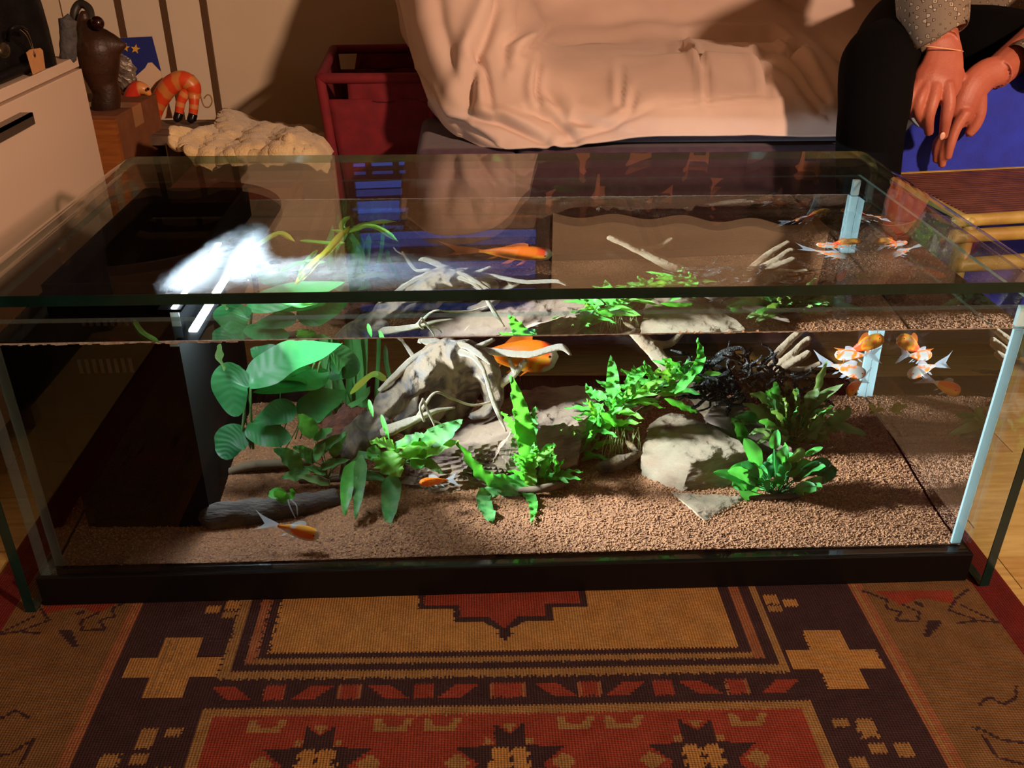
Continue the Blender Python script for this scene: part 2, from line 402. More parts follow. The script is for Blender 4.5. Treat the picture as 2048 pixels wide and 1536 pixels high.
ii = (rng.random(R.U.shape) - .5) * .22 + 1
R.C *= ii[..., None] * .58
nv, nu = len(vs), len(us); UU, VV = np.meshgrid(us, vs)
V3 = np.stack([UU - .02, VV - .0235 * (UU - .02), np.zeros_like(UU)], -1)
V3[..., 2] -= .0008 - .0006 * np.sin(UU * 9 + VV * 7)
mb = MB(); mb.v = V3.reshape(-1, 3).tolist()
ix = np.arange(nv * nu).reshape(nv, nu)
mb.f = np.stack([ix[:-1, :-1], ix[:-1, 1:], ix[1:, 1:], ix[1:, :-1]], -1).reshape(-1, 4).tolist(); mb.mi = [0] * len(mb.f)
rug_mat = attr_mat('kilim_wool', 'Face', .95, .1, weave=True, grime=.16)
rug = obj('rug', mb, rug_mat, None, True)
fa = rug.data.color_attributes.new('Face', 'FLOAT_COLOR', 'CORNER')
fc = np.concatenate([R.C.reshape(-1, 3), np.ones((R.C.size // 3, 1))], 1).repeat(4, 0).astype(np.float32)
fa.data.foreach_set('color', fc.ravel())
sd = rug.modifiers.new('thick', 'SOLIDIFY'); sd.thickness = .004; sd.offset = -1
tag(rug, 'flat woven rug with red, ochre and dark brown stepped medallions under the aquarium table', 'rug')
# ============================================================ bent glass table
TW, TD, TH, TT, BR = .65, .586, .4515, .0125, .045
table = thing('glass_table', 'clear bent glass table with green polished edges standing over the aquarium', 'table', (0, .29, 0))
tg = thin_glass('table_glass', (.955, .975, .965), 1.5)
edge_m = mat('green_glass_edge', (.0015, .008, .006), .15, (.004, .020, .016), 12., spec=.3)
T = NT('clear_glass_edge'); tr = T.n('ShaderNodeBsdfTransparent', Color=(.62, .74, .68, 1)); gl = T.n('ShaderNodeBsdfGlossy', Roughness=.08, Color=(.9, 1, .95, 1)); mx = T.n('ShaderNodeMixShader', Fac=.18, i1=tr.outputs[0], i2=gl.outputs[0]); T.l(mx.outputs[0], T.out.inputs[0]); back_m = T.m
prof = [(-TW, .0016)]
for i in range(9):
    a = math.pi - i * math.pi / 16; prof.append((-TW + BR + BR * math.cos(a), TH - BR + BR * math.sin(a)))
pin = [(-TW + TT, .0016)]
for i in range(9):
    a = math.pi - i * math.pi / 16; pin.append((-TW + BR + (BR - TT) * math.cos(a), TH - BR + (BR - TT) * math.sin(a)))
prof += [(-a, b) for a, b in prof[::-1]]; pin += [(-a, b) for a, b in pin[::-1]]
mo = MB(); me_ = MB(); eps = .0012
for P, fl_ in ((prof, 0), (pin, 1)):
    rows = [[Vector((a, 0, b)), Vector((a, TD, b))] for a, b in P]
    if fl_: rows = rows[::-1]
    mo.grid(rows)
obj('glass_sheet', mo, tg, table)
def ring(y, sg):
    n = len(prof); v = [Vector((a, y, b)) for a, b in prof] + [Vector((a, y, b)) for a, b in pin]
    v2 = [Vector((a * .9985, y + sg * eps * 1.6, b - (.0012 if b > .1 else 0))) for a, b in prof] + [Vector((a, y + sg * eps * 1.6, b)) for a, b in pin]
    f = [(i, i + 1, n + i + 1, n + i) for i in range(n - 1)]
    if sg > 0: f = [q[::-1] for q in f]
    return MB().add(v, f)
for nm, y, sg in (('front_edge', 0, -1), ('back_edge', TD, 1)):
    o = obj(nm, ring(y, sg), edge_m if sg < 0 else back_m, table, False); sdm = o.modifiers.new('thick', 'SOLIDIFY'); sdm.thickness = .0015; sdm.offset = -1
    o['label'] = 'polished green glass edge'
for s_ in (-1, 1):
    x0, x1 = sorted((s_ * TW, s_ * (TW - TT))); obj('foot_edge', MB().box((x0, 0, .0004), (x1, TD, .0016)), edge_m, table, False)

# condensation and droplets under the glass; the lamp's glare is shaped into the density
T = NT('condensation_glare'); tcn = T.n('ShaderNodeTexCoord'); nz = T.n('ShaderNodeTexNoise', Vector=tcn.outputs['Object'], Scale=60., Detail=8., Roughness=.75)
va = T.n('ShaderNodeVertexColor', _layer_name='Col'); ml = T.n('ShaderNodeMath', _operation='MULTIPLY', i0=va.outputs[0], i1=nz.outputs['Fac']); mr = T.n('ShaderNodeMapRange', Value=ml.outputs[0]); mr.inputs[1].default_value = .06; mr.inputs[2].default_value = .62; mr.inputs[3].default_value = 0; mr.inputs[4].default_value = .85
tl = T.n('ShaderNodeBsdfTranslucent', Color=(.9, .95, 1, 1)); tr = T.n('ShaderNodeBsdfTransparent'); mx = T.n('ShaderNodeMixShader', Fac=mr.outputs[0], i1=tr.outputs[0], i2=tl.outputs[0]); T.l(mx.outputs[0], T.out.inputs[0]); mist_glare_m = T.m
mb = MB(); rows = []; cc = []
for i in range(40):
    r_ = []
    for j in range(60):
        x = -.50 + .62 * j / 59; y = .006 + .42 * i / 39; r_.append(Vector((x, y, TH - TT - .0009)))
        d1 = math.hypot((x + .362 - .06 * (y - .1)) / .031, (y - .090) / .125); d2 = math.hypot((x + .20) / .17, (y - .085) / .060)  # density painted as the glare's core and its haze to the right
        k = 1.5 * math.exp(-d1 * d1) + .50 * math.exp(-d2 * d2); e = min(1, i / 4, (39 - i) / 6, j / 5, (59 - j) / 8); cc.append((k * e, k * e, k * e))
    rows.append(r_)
mb.grid(rows, 0, cc); o = obj('condensation_glare', mb, mist_glare_m, table); o['kind'] = 'stuff'
mb = MB()
for (x, y, r_) in ((440, 538, 9), (475, 522, 12), (497, 519, 9), (548, 525, 13), (515, 533, 10), (590, 545, 8), (455, 555, 8), (505, 560, 9)):
    p = atz(x, y, TH - TT - .0014); mb.ball(p, (r_ * .00055, r_ * .00055, .0010), 14, 6)
o = obj('droplets', mb, thin_glass('drop_glass', (.86, .93, .97), 1.33), table); o['kind'] = 'stuff'

# ============================================================ aquarium
AXL, AXR, AY0, AY1, AZB, AZT, AP, APR = -.627, .619, TY0, .584, .048, .411, .014, .0055
tank = thing('aquarium', 'long rectangular glass aquarium on a black plinth under the bent glass table', 'aquarium', (0, .3, 0))
pg = thin_glass('tank_glass', (.965, .985, .985), 1.42)
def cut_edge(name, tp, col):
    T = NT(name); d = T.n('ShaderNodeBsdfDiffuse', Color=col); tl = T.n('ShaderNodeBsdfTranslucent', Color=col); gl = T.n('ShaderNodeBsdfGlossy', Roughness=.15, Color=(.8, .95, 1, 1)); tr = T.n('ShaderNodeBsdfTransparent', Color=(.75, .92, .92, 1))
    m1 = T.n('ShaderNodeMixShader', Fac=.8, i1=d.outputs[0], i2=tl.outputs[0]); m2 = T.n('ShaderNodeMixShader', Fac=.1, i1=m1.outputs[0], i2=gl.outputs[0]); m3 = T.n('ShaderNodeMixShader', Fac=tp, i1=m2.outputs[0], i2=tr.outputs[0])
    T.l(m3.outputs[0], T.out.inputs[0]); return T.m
cut_lit_m = cut_edge('cut_glass_edge_lit', .05, (.34, .80, .92, 1)); cut_d = cut_edge('cut_glass_edge_dim', .72, (.40, .55, .58, 1))  # bright cyan copy has the lamp's edge glow in its colour, other dim
wet = thin_glass('wet_glass', (.985, .995, .995), 1.0)      # the face in contact with the water does not mirror
def pane(name, lo, hi, faces, em=None, wf=-1):      # faces: indices of the box faces that are cut edges
    b = MB().box(lo, hi); b.mi = [1 if i in faces else 2 if i == wf else 0 for i in range(6)]
    return obj(name, b, [pg, em or cut_d, wet], tank, False)
#  box faces: 0 bottom 1 top 2 front(-y) 3 right(+x) 4 back(+y) 5 left(-x)
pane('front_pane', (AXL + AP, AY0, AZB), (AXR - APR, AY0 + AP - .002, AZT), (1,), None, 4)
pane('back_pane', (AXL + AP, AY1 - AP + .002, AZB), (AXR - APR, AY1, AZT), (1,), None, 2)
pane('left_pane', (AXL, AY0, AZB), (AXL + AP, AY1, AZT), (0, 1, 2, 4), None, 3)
pane('right_pane', (AXR - APR, AY0, AZB), (AXR, AY1, AZT), (1,), cut_lit_m, 5)
black = mat('black_plinth', (.003, .0025, .0025), .4, spec=.2)
blackm = mat('black_plastic', (.0014, .0018, .0018), .7, spec=.05)
bevel(obj('plinth', MB().box((AXL - .006, AY0 - .005, 0.0), (AXR + .006, AY1 + .005, AZB - .001)), black, tank, False), .0015)
obj('base_pane', MB().box((AXL + AP, AY0 + AP, AZB - .0005), (AXR - APR, AY1 - AP, AZB + .001)), blackm, tank, False)
WX_0, WX_1, WY_0, WY_1 = AXL + AP + .0006, AXR - APR - .0006, AY0 + AP - .0012, AY1 - AP + .0012
T = NT('silicone_lit'); d = T.n('ShaderNodeBsdfDiffuse', Color=(.72, .93, .96, 1)); tl = T.n('ShaderNodeBsdfTranslucent', Color=(.72, .95, .98, 1))  # pale cyan stands in for light glowing out of the pane's edge
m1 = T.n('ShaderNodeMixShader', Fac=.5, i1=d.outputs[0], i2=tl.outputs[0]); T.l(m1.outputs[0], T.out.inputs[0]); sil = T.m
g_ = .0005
sil_d = cut_edge('silicone_dim', .5, (.35, .42, .44, 1))  # dimmer copy for the unlit left corners
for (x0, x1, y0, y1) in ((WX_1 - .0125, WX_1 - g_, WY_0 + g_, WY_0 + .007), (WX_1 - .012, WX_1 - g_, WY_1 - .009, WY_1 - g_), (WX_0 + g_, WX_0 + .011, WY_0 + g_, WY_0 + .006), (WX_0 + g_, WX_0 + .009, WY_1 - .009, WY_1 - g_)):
    obj('edge_glow_seam', MB().box((x0, y0, AZB + .004), (x1, y1, ZW - .003)), sil if x0 > 0 else sil_d, tank, False)  # right strips carry the pane's edge glow in their colour, left ones dim
    obj('edge_glow_seam', MB().box((x0, y0, ZW + .0015), (x1, y1, AZT - .004)), sil if x0 > 0 else sil_d, tank, False)
# black filter compartment, open at the top
FX0, FX1, FY0, FY1 = WX_0 + .018, -.425, .148, WY_1 - .004
ft = MB(); t_ = .006; ztop = .404
ft.box((FX0, FY0, AZB + .003), (FX0 + t_, FY1, ztop)); ft.box((FX1 - t_, FY0, AZB + .003), (FX1, FY1, ztop)); ft.box((FX0 + t_, FY0, AZB + .003), (FX1 - t_, FY0 + t_, ztop)); ft.box((FX0 + t_, FY1 - t_, AZB + .003), (FX1 - t_, FY1, ztop))
ft.box((FX0 + t_, FY0 + t_, .20), (FX1 - t_, FY1 - t_, .21))
obj('filter_box', ft, blackm, tank, False)
# grey slats of the overflow comb on the filter's front
gcomb = MB()
for i in range(8): gcomb.box((-.555 + i * .009, FY0 - .0015, .298), (-.5505 + i * .009, FY0, .318))
obj('overflow_comb', gcomb, mat('comb_grey', (.035, .035, .035), .5), tank, False)

# water body
T = NT('water'); g = T.n('ShaderNodeBsdfGlass', Color=(.985, .995, 1, 1), Roughness=0., IOR=1.333); T.l(g.outputs[0], T.out.inputs[0]); water_m = T.m
water = obj('water', MB().box((WX_0, WY_0, AZB + .0015), (WX_1, WY_1, ZW)), water_m, None, False)
water.cycles.is_caustics_caster = True
tag(water, 'clear still water filling the aquarium to just below its rim', 'water', kind='stuff')
# dried lime and droplets along the rim and the water line
lime = mat('lime_crust', lin((150, 140, 128)), .8, lin((110, 102, 92)), 200.)
lm = MB()
for i in range(260):
    x = AXL + .016 + 1.21 * i / 260; w = .0009 + .0014 * max(0, mnoise.noise(Vector((x * 14, 3, 0)))) + (.002 if x < -.33 else .0)
    lm.box((x, AY0 + AP - .0021, ZW - w * random.uniform(.3, 1.)), (x + .0046, AY0 + AP - .0013, ZW + .0006))
o = obj('lime_line', lm, lime, tank, False); o['kind'] = 'stuff'
lm = MB()
for i in range(200):
    x = AXL + .016 + 1.21 * i / 200
    lm.box((x, AY1 - AP + .0013, ZW - .0004), (x + .006, AY1 - AP + .0021, ZW + .0006 + .001 * random.random()))
o = obj('lime_line', lm, lime, tank, False); o['kind'] = 'stuff'

mb = MB()
for x_, y_ in ((1360, 665), (1374, 664), (1389, 665), (1400, 664), (1458, 664), (1486, 663), (1515, 662)): mb.ball(at(x_, y_, AY0 - .001), .0016, 8, 6)
o = obj('droplets', mb, mat('droplet_tan', lin((200, 160, 130)), .1), tank); o['kind'] = 'stuff'
# lamp: a narrow LED bar hung on the filter wall, one row of diodes above the water, one at it
led = thing('aquarium_light', 'slim black LED bar clipped to the filter box, shining white across the tank', 'aquarium light', (-.40, .2, .4))
LX, LY0, LY1 = -.405, .10, .30
obj('housing', MB().box((LX - .015, LY0 - .052, .408), (LX + .012, LY1, .4115)), blackm, led, False)
obj('back_plate', MB().box((LX - .0185, LY0, .348), (LX - .0155, LY1, .4115)), blackm, led, False)
o = obj('end_plate', MB().box((LX - .0185, LY0 - .003, .350), (LX - .008, LY0 - .0005, .4115)), sil, led, False); o['label'] = 'pale clear end plate'
obj('upper_diode_strip', MB().box((LX + .001, LY0 - .05, .4120), (LX + .007, LY1 - .03, .4128)), emis('led_white_up', (.78, .90, 1.), 100.), led, False)
obj('diode_strip', MB().box((LX - .004, LY0 + .01, .4035), (LX + .006, LY1 - .01, .4065)), emis('led_white', (.72, .86, 1.), LED_TOP), led, False)
obj('submerged_housing', MB().box((LX - .015, LY0, .3765), (LX + .012, LY1, .3785)), blackm, led, False)
obj('shade_plate', MB().box((LX - .0155, .158, .350), (LX + .024, .160, .3785)), blackm, led, False)
obj('submerged_diode_strip', MB().box((LX - .010, .165, .3725), (LX + .008, LY1 - .01, .375)), emis('led_white_low', (.80, .92, 1.), LED_LOW), led, False)

# ============================================================ gravel
grm = mat('gravel_bed', lin((140, 92, 56)), .9, lin((96, 58, 34)), 240., bump=.6, bscale=420)
gx = np.linspace(WX_0 + .002, WX_1 - .002, 120); gy = np.linspace(WY_0 + .002, WY_1 - .002, 56)
mb = MB(); mb.grid([[Vector((x, y, gz(x, y) + .0012 * mnoise.noise(Vector((x * 60, y * 60, 0))))) for x in gx] for y in gy])
bed = obj('gravel_bed', mb, grm, None, True)
tag(bed, 'fine reddish brown gravel covering the aquarium floor', 'gravel', kind='stuff')
ico = MB(); t5 = (1 + 5 ** .5) / 2
ico.v = [Vector(p).normalized() for p in ((-1, t5, 0), (1, t5, 0), (-1, -t5, 0), (1, -t5, 0), (0, -1, t5), (0, 1, t5), (0, -1, -t5), (0, 1, -t5), (t5, 0, -1), (t5, 0, 1), (-t5, 0, -1), (-t5, 0, 1))]
ico.f = [(0, 11, 5), (0, 5, 1), (0, 1, 7), (0, 7, 10), (0, 10, 11), (1, 5, 9), (5, 11, 4), (11, 10, 2), (10, 7, 6), (7, 1, 8), (3, 9, 4), (3, 4, 2), (3, 2, 6), (3, 6, 8), (3, 8, 9), (4, 9, 5), (2, 4, 11), (6, 2, 10), (8, 6, 7), (9, 8, 1)]
T = NT('gravel_grain'); oi = T.n('ShaderNodeObjectInfo'); r = T.n('ShaderNodeValToRGB', Fac=oi.outputs['Random'])
r.color_ramp.elements[0].color = c4(lin((120, 72, 42))); r.color_ramp.elements[1].color = c4(lin((196, 146, 100))); b = T.n('ShaderNodeBsdfPrincipled', Base__Color=r.outputs[0], Roughness=.75); T.l(b.outputs[0], T.out.inputs[0]); grain_m = T.m
vv = np.array([tuple(p) for p in ico.v])
N = 62000
px_ = rng.uniform(WX_0 + .003, WX_1 - .003, N); py_ = WY_0 + .003 + (WY_1 - WY_0 - .006) * rng.random(N) ** 1.15
# one joined mesh of eight-sided grains
oc = np.array([(1, 0, 0), (0, 1, 0), (-1, 0, 0), (0, -1, 0), (0, 0, 1.0), (0, 0, -.7)], float); of = np.array([(0, 1, 4), (1, 2, 4), (2, 3, 4), (3, 0, 4)])
pz_ = np.array([gz(a, b_) for a, b_ in zip(px_, py_)]) + rng.uniform(-.0004, .0009, N)
rr = rng.uniform(.0013, .0021, N); an = rng.uniform(0, 6.28, N)
ca, sa = np.cos(an), np.sin(an)
jit = 1 + rng.uniform(-.35, .35, (N, 6, 1))
q = oc[None] * jit * rr[:, None, None]
tz = rng.normal(0, .4, (N, 2))
X = q[..., 0] * ca[:, None] - q[..., 1] * sa[:, None]; Yv = q[..., 0] * sa[:, None] + q[..., 1] * ca[:, None]; Zv = q[..., 2] + X * tz[:, :1] + Yv * tz[:, 1:]
vall = np.stack([X + px_[:, None], Yv + py_[:, None], Zv + pz_[:, None]], -1).reshape(-1, 3).astype(np.float32)
fall = (of[None] + (np.arange(N) * 6)[:, None, None]).reshape(-1, 3).astype(np.int32)
me = bpy.data.meshes.new('gravel_grains'); me.vertices.add(len(vall)); me.vertices.foreach_set('co', vall.ravel())
me.loops.add(fall.size); me.loops.foreach_set('vertex_index', fall.ravel()); me.polygons.add(len(fall))
me.polygons.foreach_set('loop_start', np.arange(0, fall.size, 3, dtype=np.int32)); me.polygons.foreach_set('loop_total', np.full(len(fall), 3, np.int32))
ga = me.color_attributes.new('Col', 'FLOAT_COLOR', 'POINT')
g1, g2 = np.array(lin((98, 60, 36))), np.array(lin((172, 122, 82)))
k_ = rng.random((N, 1)) ** 1.3
gc = np.concatenate([g1 + (g2 - g1) * k_, np.ones((N, 1))], 1).repeat(6, 0).astype(np.float32); ga.data.foreach_set('color', gc.ravel())
me.polygons.foreach_set('use_smooth', np.ones(len(fall), bool))
me.update(calc_edges=True); me.materials.append(attr_mat('gravel_grain_col', 'Col', .75, .35))
go = bpy.data.objects.new('gravel_grains', me); COL.objects.link(go); go.parent = bed; go['kind'] = 'stuff'
# ============================================================ stones and wood in the tank
from mathutils import kdtree
def hull_rock(name, label, pts, m, cuts=5, noise_s=.004, strata=0., smooth=False, sc=40, cat='rock', loc=None, axis=(0, 0, 1)):
    import bmesh
    bm = bmesh.new()
    for p in pts: bm.verts.new(p)
    r = bmesh.ops.convex_hull(bm, input=bm.verts)
    bmesh.ops.delete(bm, geom=[g for g in r['geom_interior'] if isinstance(g, bmesh.types.BMVert)], context='VERTS')
    bmesh.ops.triangulate(bm, faces=bm.faces)
    for _ in range(6):
        long_ = [e for e in bm.edges if e.calc_length() > .0075]
        if not long_: break
        bmesh.ops.subdivide_edges(bm, edges=long_, cuts=1); bmesh.ops.triangulate(bm, faces=bm.faces)
    if smooth: bmesh.ops.smooth_vert(bm, verts=bm.verts, factor=.5, use_axis_x=True, use_axis_y=True, use_axis_z=True); bmesh.ops.smooth_vert(bm, verts=bm.verts, factor=.5, use_axis_x=True, use_axis_y=True, use_axis_z=True)
    bm.normal_update(); A = Vector(axis)
    for v in bm.verts:
        n = fbm(v.co, sc, 4) * noise_s
        if strata:
            h = v.co.dot(A); n += strata * (abs(((h * 130 + 1.5 * mnoise.noise(v.co * 20)) % 1) - .5) - .25) * (1 - abs(v.normal.dot(A)))
        v.co += v.normal * n
    c = sum((Vector(p) for p in pts), Vector()) / len(pts); zmin = min(v.co.z for v in bm.verts)
    L = Vector((c.x, c.y, zmin)) if loc is None else Vector(loc)
    for v in bm.verts: v.co -= L
    me = bpy.data.meshes.new(name); bm.to_mesh(me); bm.free(); me.materials.append(m)
    me.polygons.foreach_set('use_smooth', [True] * len(me.polygons))
    me.set_sharp_from_angle(angle=.55)
    o = bpy.data.objects.new(name, me); COL.objects.link(o); o.location = L
    return tag(o, label, cat)
slate = mat('slate_stone', lin((56, 38, 30)), .85, lin((128, 108, 88)), 15., bump=1., bscale=60, stretch=(1, 1, 4), detail=10., contrast=(.36, .66))
slate_r = mat('tan_stone', lin((84, 64, 44)), .85, lin((158, 142, 118)), 18., bump=1., bscale=70, stretch=(1, 1, 3), detail=10., contrast=(.34, .68))
lava = mat('lava_stone', lin((96, 52, 32)), .95, lin((58, 30, 20)), 60., bump=1., bscale=160)
greyst = mat('grey_brown_stone', lin((84, 68, 58)), .85, lin((116, 98, 84)), 12., bump=.5, bscale=60)
U = uw
hull_rock('slate_slab', 'large layered brown slate slab lying under the forked driftwood, mid tank',
    [U(1070, 775, .45), U(1205, 779, .43), U(1222, 800, .40), U(1165, 845, .31), U(1010, 884, .26), U(905, 905, .25), U(815, 925, .26), U(930, 830, .42), U(800, 985, .25), U(870, 992, .222), U(1040, 985, .235), U(1150, 940, .29), U(1215, 870, .37), U(1100, 860, .50), U(850, 905, .45)],
    slate, noise_s=.006, strata=.010, axis=(.1, .25, 1))
hull_rock('slate_slab', 'flat grey slate ledge in the shade behind the long-leaved fern, lower slab of the pile',
    [U(1030, 862, .24), U(1130, 848, .30), U(1165, 872, .30), U(1150, 930, .26), U(1060, 960, .225), U(980, 930, .24), U(1160, 940, .34), U(1000, 890, .26)], slate, noise_s=.004, strata=.007)
hull_rock('stone_block', 'tan flat-topped stone block with a bright left edge beside the small bright plant',
    [U(1300, 852, .36), U(1345, 828, .40), U(1392, 838, .40), U(1480, 885, .31), U(1494, 905, .29), U(1283, 915, .285), U(1383, 932, .232), U(1285, 962, .262), U(1366, 985, .213), U(1456, 985, .225), U(1500, 960, .27), U(1420, 960, .40), U(1300, 940, .40)],
    slate_r, noise_s=.0035, strata=.004)
hull_rock('stone_chip', 'small pale stone chip half buried in the gravel before the stone block',
    [U(1345, 988, .205), U(1400, 1003, .175), U(1480, 998, .19), U(1486, 1008, .18), U(1430, 1022, .15), U(1412, 1046, .112), U(1396, 1030, .13), U(1350, 1000, .2), U(1410, 1055, .13), U(1470, 1020, .18)], slate_r, noise_s=.003)
hull_rock('lava_stone', 'reddish brown lava stone behind the root of the forked driftwood',
    [U(640, 850, .40), U(690, 812, .42), U(735, 815, .42), U(745, 850, .37), U(735, 905, .34), U(660, 905, .34), U(645, 890, .36), U(690, 870, .47), U(700, 850, .34)], lava, noise_s=.008, sc=60)
hull_rock('rounded_stone', 'rounded grey-brown stone between the driftwood log and the olive green plant',
    [U(1404, 838, .40), U(1440, 798, .41), U(1462, 797, .41), U(1500, 830, .38), U(1545, 868, .35), U(1590, 905, .32), U(1585, 935, .33), U(1440, 880, .38), U(1480, 885, .36), U(1480, 860, .47), U(1560, 900, .40)], greyst, noise_s=.003, smooth=True)
hull_rock('lava_stone', 'dark reddish stone lying low behind the bark log, front left',
    [U(490, 905, .40), U(560, 890, .42), U(610, 905, .40), U(600, 960, .34), U(530, 955, .36), U(480, 940, .38), U(560, 920, .46)], lava, noise_s=.006)

drift = mat('driftwood_bark', lin((26, 20, 15)), .85, lin((108, 92, 73)), 24., bump=1., bscale=70, detail=10., distort=1.4, contrast=(.38, .60))
drift_d = mat('driftwood_tan', lin((112, 90, 66)), .85, lin((168, 150, 124)), 30., bump=.9, bscale=120, detail=8.)
def branch(mb, P, R, jit=.22, n=8, m=None):
    """P: (px, py, depth) under water, R: radii in photograph pixels"""
    pts = [uw(*p) for p in P]; k = max(6, len(P) * 5)
    return mb.tube(pts, [r * mpp(p[2]) for r, p in zip(R, P)] if len(R) == len(P) else R, n=n, m=m or k, jit=jit)
mb = MB()
branch(mb, [(690, 905, .25), (712, 868, .265), (760, 830, .29), (805, 785, .32), (850, 745, .34), (895, 716, .36), (945, 718, .36), (978, 752, .35), (990, 800, .345), (972, 826, .335), (940, 836, .33)], [20, 25, 24, 30, 38, 36, 31, 24, 19, 14, 8], .35, 12, 60)
branch(mb, [(720, 880, .25), (700, 925, .235), (690, 965, .225)], [22, 20, 12], .3, 10)
branch(mb, [(770, 850, .27), (740, 885, .25), (735, 915, .25)], [18, 14, 8], .3)
branch(mb, [(945, 735, .37), (930, 790, .385), (890, 850, .385), (870, 880, .40)], [34, 30, 24, 14], .3, 10)
branch(mb, [(900, 730, .37), (880, 775, .375), (850, 820, .36), (800, 860, .33)], [44, 46, 36, 22], .3, 12)
branch(mb, [(960, 730, .365), (985, 775, .36), (985, 815, .355)], [30, 24, 18], .35, 10)
dw = obj('driftwood', mb, drift, None, True, loc=uw(700, 925, .24))
remesh(dw, .0022, 2)
tag(dw, 'large forked grey driftwood with antler-like branches in the tank centre', 'driftwood')
mb = MB()
branch(mb, [(880, 700, .36), (830, 720, .34), (790, 755, .315), (757, 784, .30)], [14, 9, 7, 4])
branch(mb, [(905, 706, .37), (880, 692, .40), (850, 682, .42), (838, 686, .42)], [14, 11, 11, 5])
branch(mb, [(920, 702, .37), (960, 703, .36), (1010, 708, .34), (1060, 711, .32), (1100, 701, .31), (1125, 697, .305), (1143, 713, .30)], [12, 8, 8, 7, 7, 7, 2])
branch(mb, [(890, 690, .37), (930, 694, .345), (960, 712, .32), (983, 733, .31)], [10, 7, 6, 2])
branch(mb, [(935, 705, .36), (960, 695, .36), (988, 681, .375)], [9, 7, 4])
branch(mb, [(915, 705, .35), (945, 715, .325), (965, 738, .315), (972, 757, .31), (985, 800, .30), (1000, 838, .285), (1013, 866, .275)], [8, 5, 4, 4, 5, 4, 1.5])
branch(mb, [(985, 790, .345), (1005, 768, .345), (1030, 748, .345), (1052, 722, .345)], [8, 9, 8, 5])
branch(mb, [(1030, 745, .345), (1022, 730, .345), (1018, 716, .345)], [6, 4, 3])
branch(mb, [(760, 870, .26), (800, 855, .25), (840, 838, .245), (872, 824, .25), (910, 818, .255)], [15, 11, 8, 5, 2])
branch(mb, [(832, 842, .245), (850, 812, .25), (872, 788, .26), (905, 800, .27), (945, 813, .29), (985, 806, .31)], [5, 3.5, 3, 3, 2.5, 2.5])
branch(mb, [(845, 800, .24), (858, 830, .235), (868, 852, .232), (874, 872, .23)], [2.5, 2.5, 2, 1])
branch(mb, [(848, 845, .24), (840, 818, .235), (846, 800, .24)], [3, 2.5, 2])
branch(mb, [(858, 700, .38), (832, 718, .40), (815, 698, .43), (806, 685, .45), (800, 668, .455)], [6, 5, 4, 3, 2])
branch(mb, [(806, 685, .45), (790, 672, .46), (782, 655, .465)], [3, 2.5, 1.5])
branch(mb, [(868, 845, .25), (880, 850, .245), (887, 862, .24)], [3, 2, 1.5])
obj('branches', mb, mat('driftwood_branches', lin((140, 126, 104)), .85, lin((206, 196, 178)), 40., bump=.8, bscale=140, detail=8.), dw)


mb = MB()
branch(mb, [(1240, 640, .50), (1285, 680, .485), (1340, 740, .47), (1385, 780, .45), (1418, 815, .43), (1440, 860, .41)], [12, 13, 17, 19, 22, 20], .3, 10, 40)
branch(mb, [(1300, 690, .48), (1340, 690, .50), (1370, 662, .52)], [10, 8, 6])
log_ = obj('driftwood_log', mb, drift_d, None, True, loc=uw(1440, 860, .41)); remesh(log_, .0022, 2)
tag(log_, 'straight pale driftwood log leaning down from the back left of the dark twigs', 'driftwood')
mb = MB()
branch(mb, [(1510, 770, .41), (1540, 730, .43), (1575, 690, .45), (1618, 652, .47)], [9, 9, 8, 7], .3)
branch(mb, [(1545, 745, .42), (1580, 715, .43), (1612, 685, .45), (1622, 678, .45)], [8, 8, 7, 5], .3)
branch(mb, [(1560, 750, .41), (1590, 728, .42), (1622, 706, .43)], [7, 9, 7], .3)
branch(mb, [(1585, 742, .40), (1615, 740, .39), (1645, 728, .38)], [7, 6, 5], .3)
branch(mb, [(1510, 770, .41), (1480, 800, .40), (1460, 830, .41)], [9, 9, 8], .3)
branch(mb, [(1618, 690, .45), (1600, 700, .45), (1585, 690, .46)], [4, 4, 3], .3)
wl = obj('driftwood_branch', mb, drift_d, None, True, loc=uw(1480, 830, .4)); remesh(wl, .002, 1)
tag(wl, 'pale many-fingered driftwood branch pointing up right behind the dark twigs', 'driftwood')
mossy = mat('black_moss_twig', lin((9, 10, 10)), .9, lin((120, 126, 120)), 330., bump=1., bscale=420, contrast=(.56, .72), spec=.2)
mb = MB(); rr_ = random.Random(5)
for i in range(80):
    x, y = rr_.uniform(1405, 1590), 0; y = rr_.uniform(735, 812) - 10 * math.sin((x - 1400) / 60); Y = rr_.uniform(.34, .42); P = [(x, y, Y)]; a = rr_.uniform(0, 6.28)
    for k in range(rr_.randint(3, 5)):
        a += rr_.uniform(-.9, .9); x += 20 * math.cos(a); y += 12 * math.sin(a); Y += rr_.uniform(-.012, .012); P.append((x, y, max(.32, Y)))
    branch(mb, P, [rr_.uniform(3, 6)] + [rr_.uniform(2, 4.5)] * (len(P) - 2) + [1.5], .9, 6)
for P in ([(1400, 750, .36), (1440, 715, .37), (1460, 702, .37), (1490, 700, .37), (1485, 720, .37)], [(1420, 735, .36), (1460, 712, .36), (1480, 720, .365)], [(1500, 740, .37), (1495, 715, .37), (1505, 700, .375)], [(1590, 770, .37), (1600, 790, .36), (1598, 812, .35)]):
    branch(mb, P, [6, 6, 5, 4, 3][:len(P)], .5, 6)
o = obj('mossy_twigs', mb, mossy, None, True, loc=uw(1500, 800, .38)); tag(o, 'tangle of black moss-covered twigs with pale speckles above the rounded stone', 'twigs')
bark = mat('dark_bark', lin((58, 48, 40)), .9, lin((30, 24, 20)), 20., bump=1., bscale=50, stretch=(1, 5, 5), detail=8.)
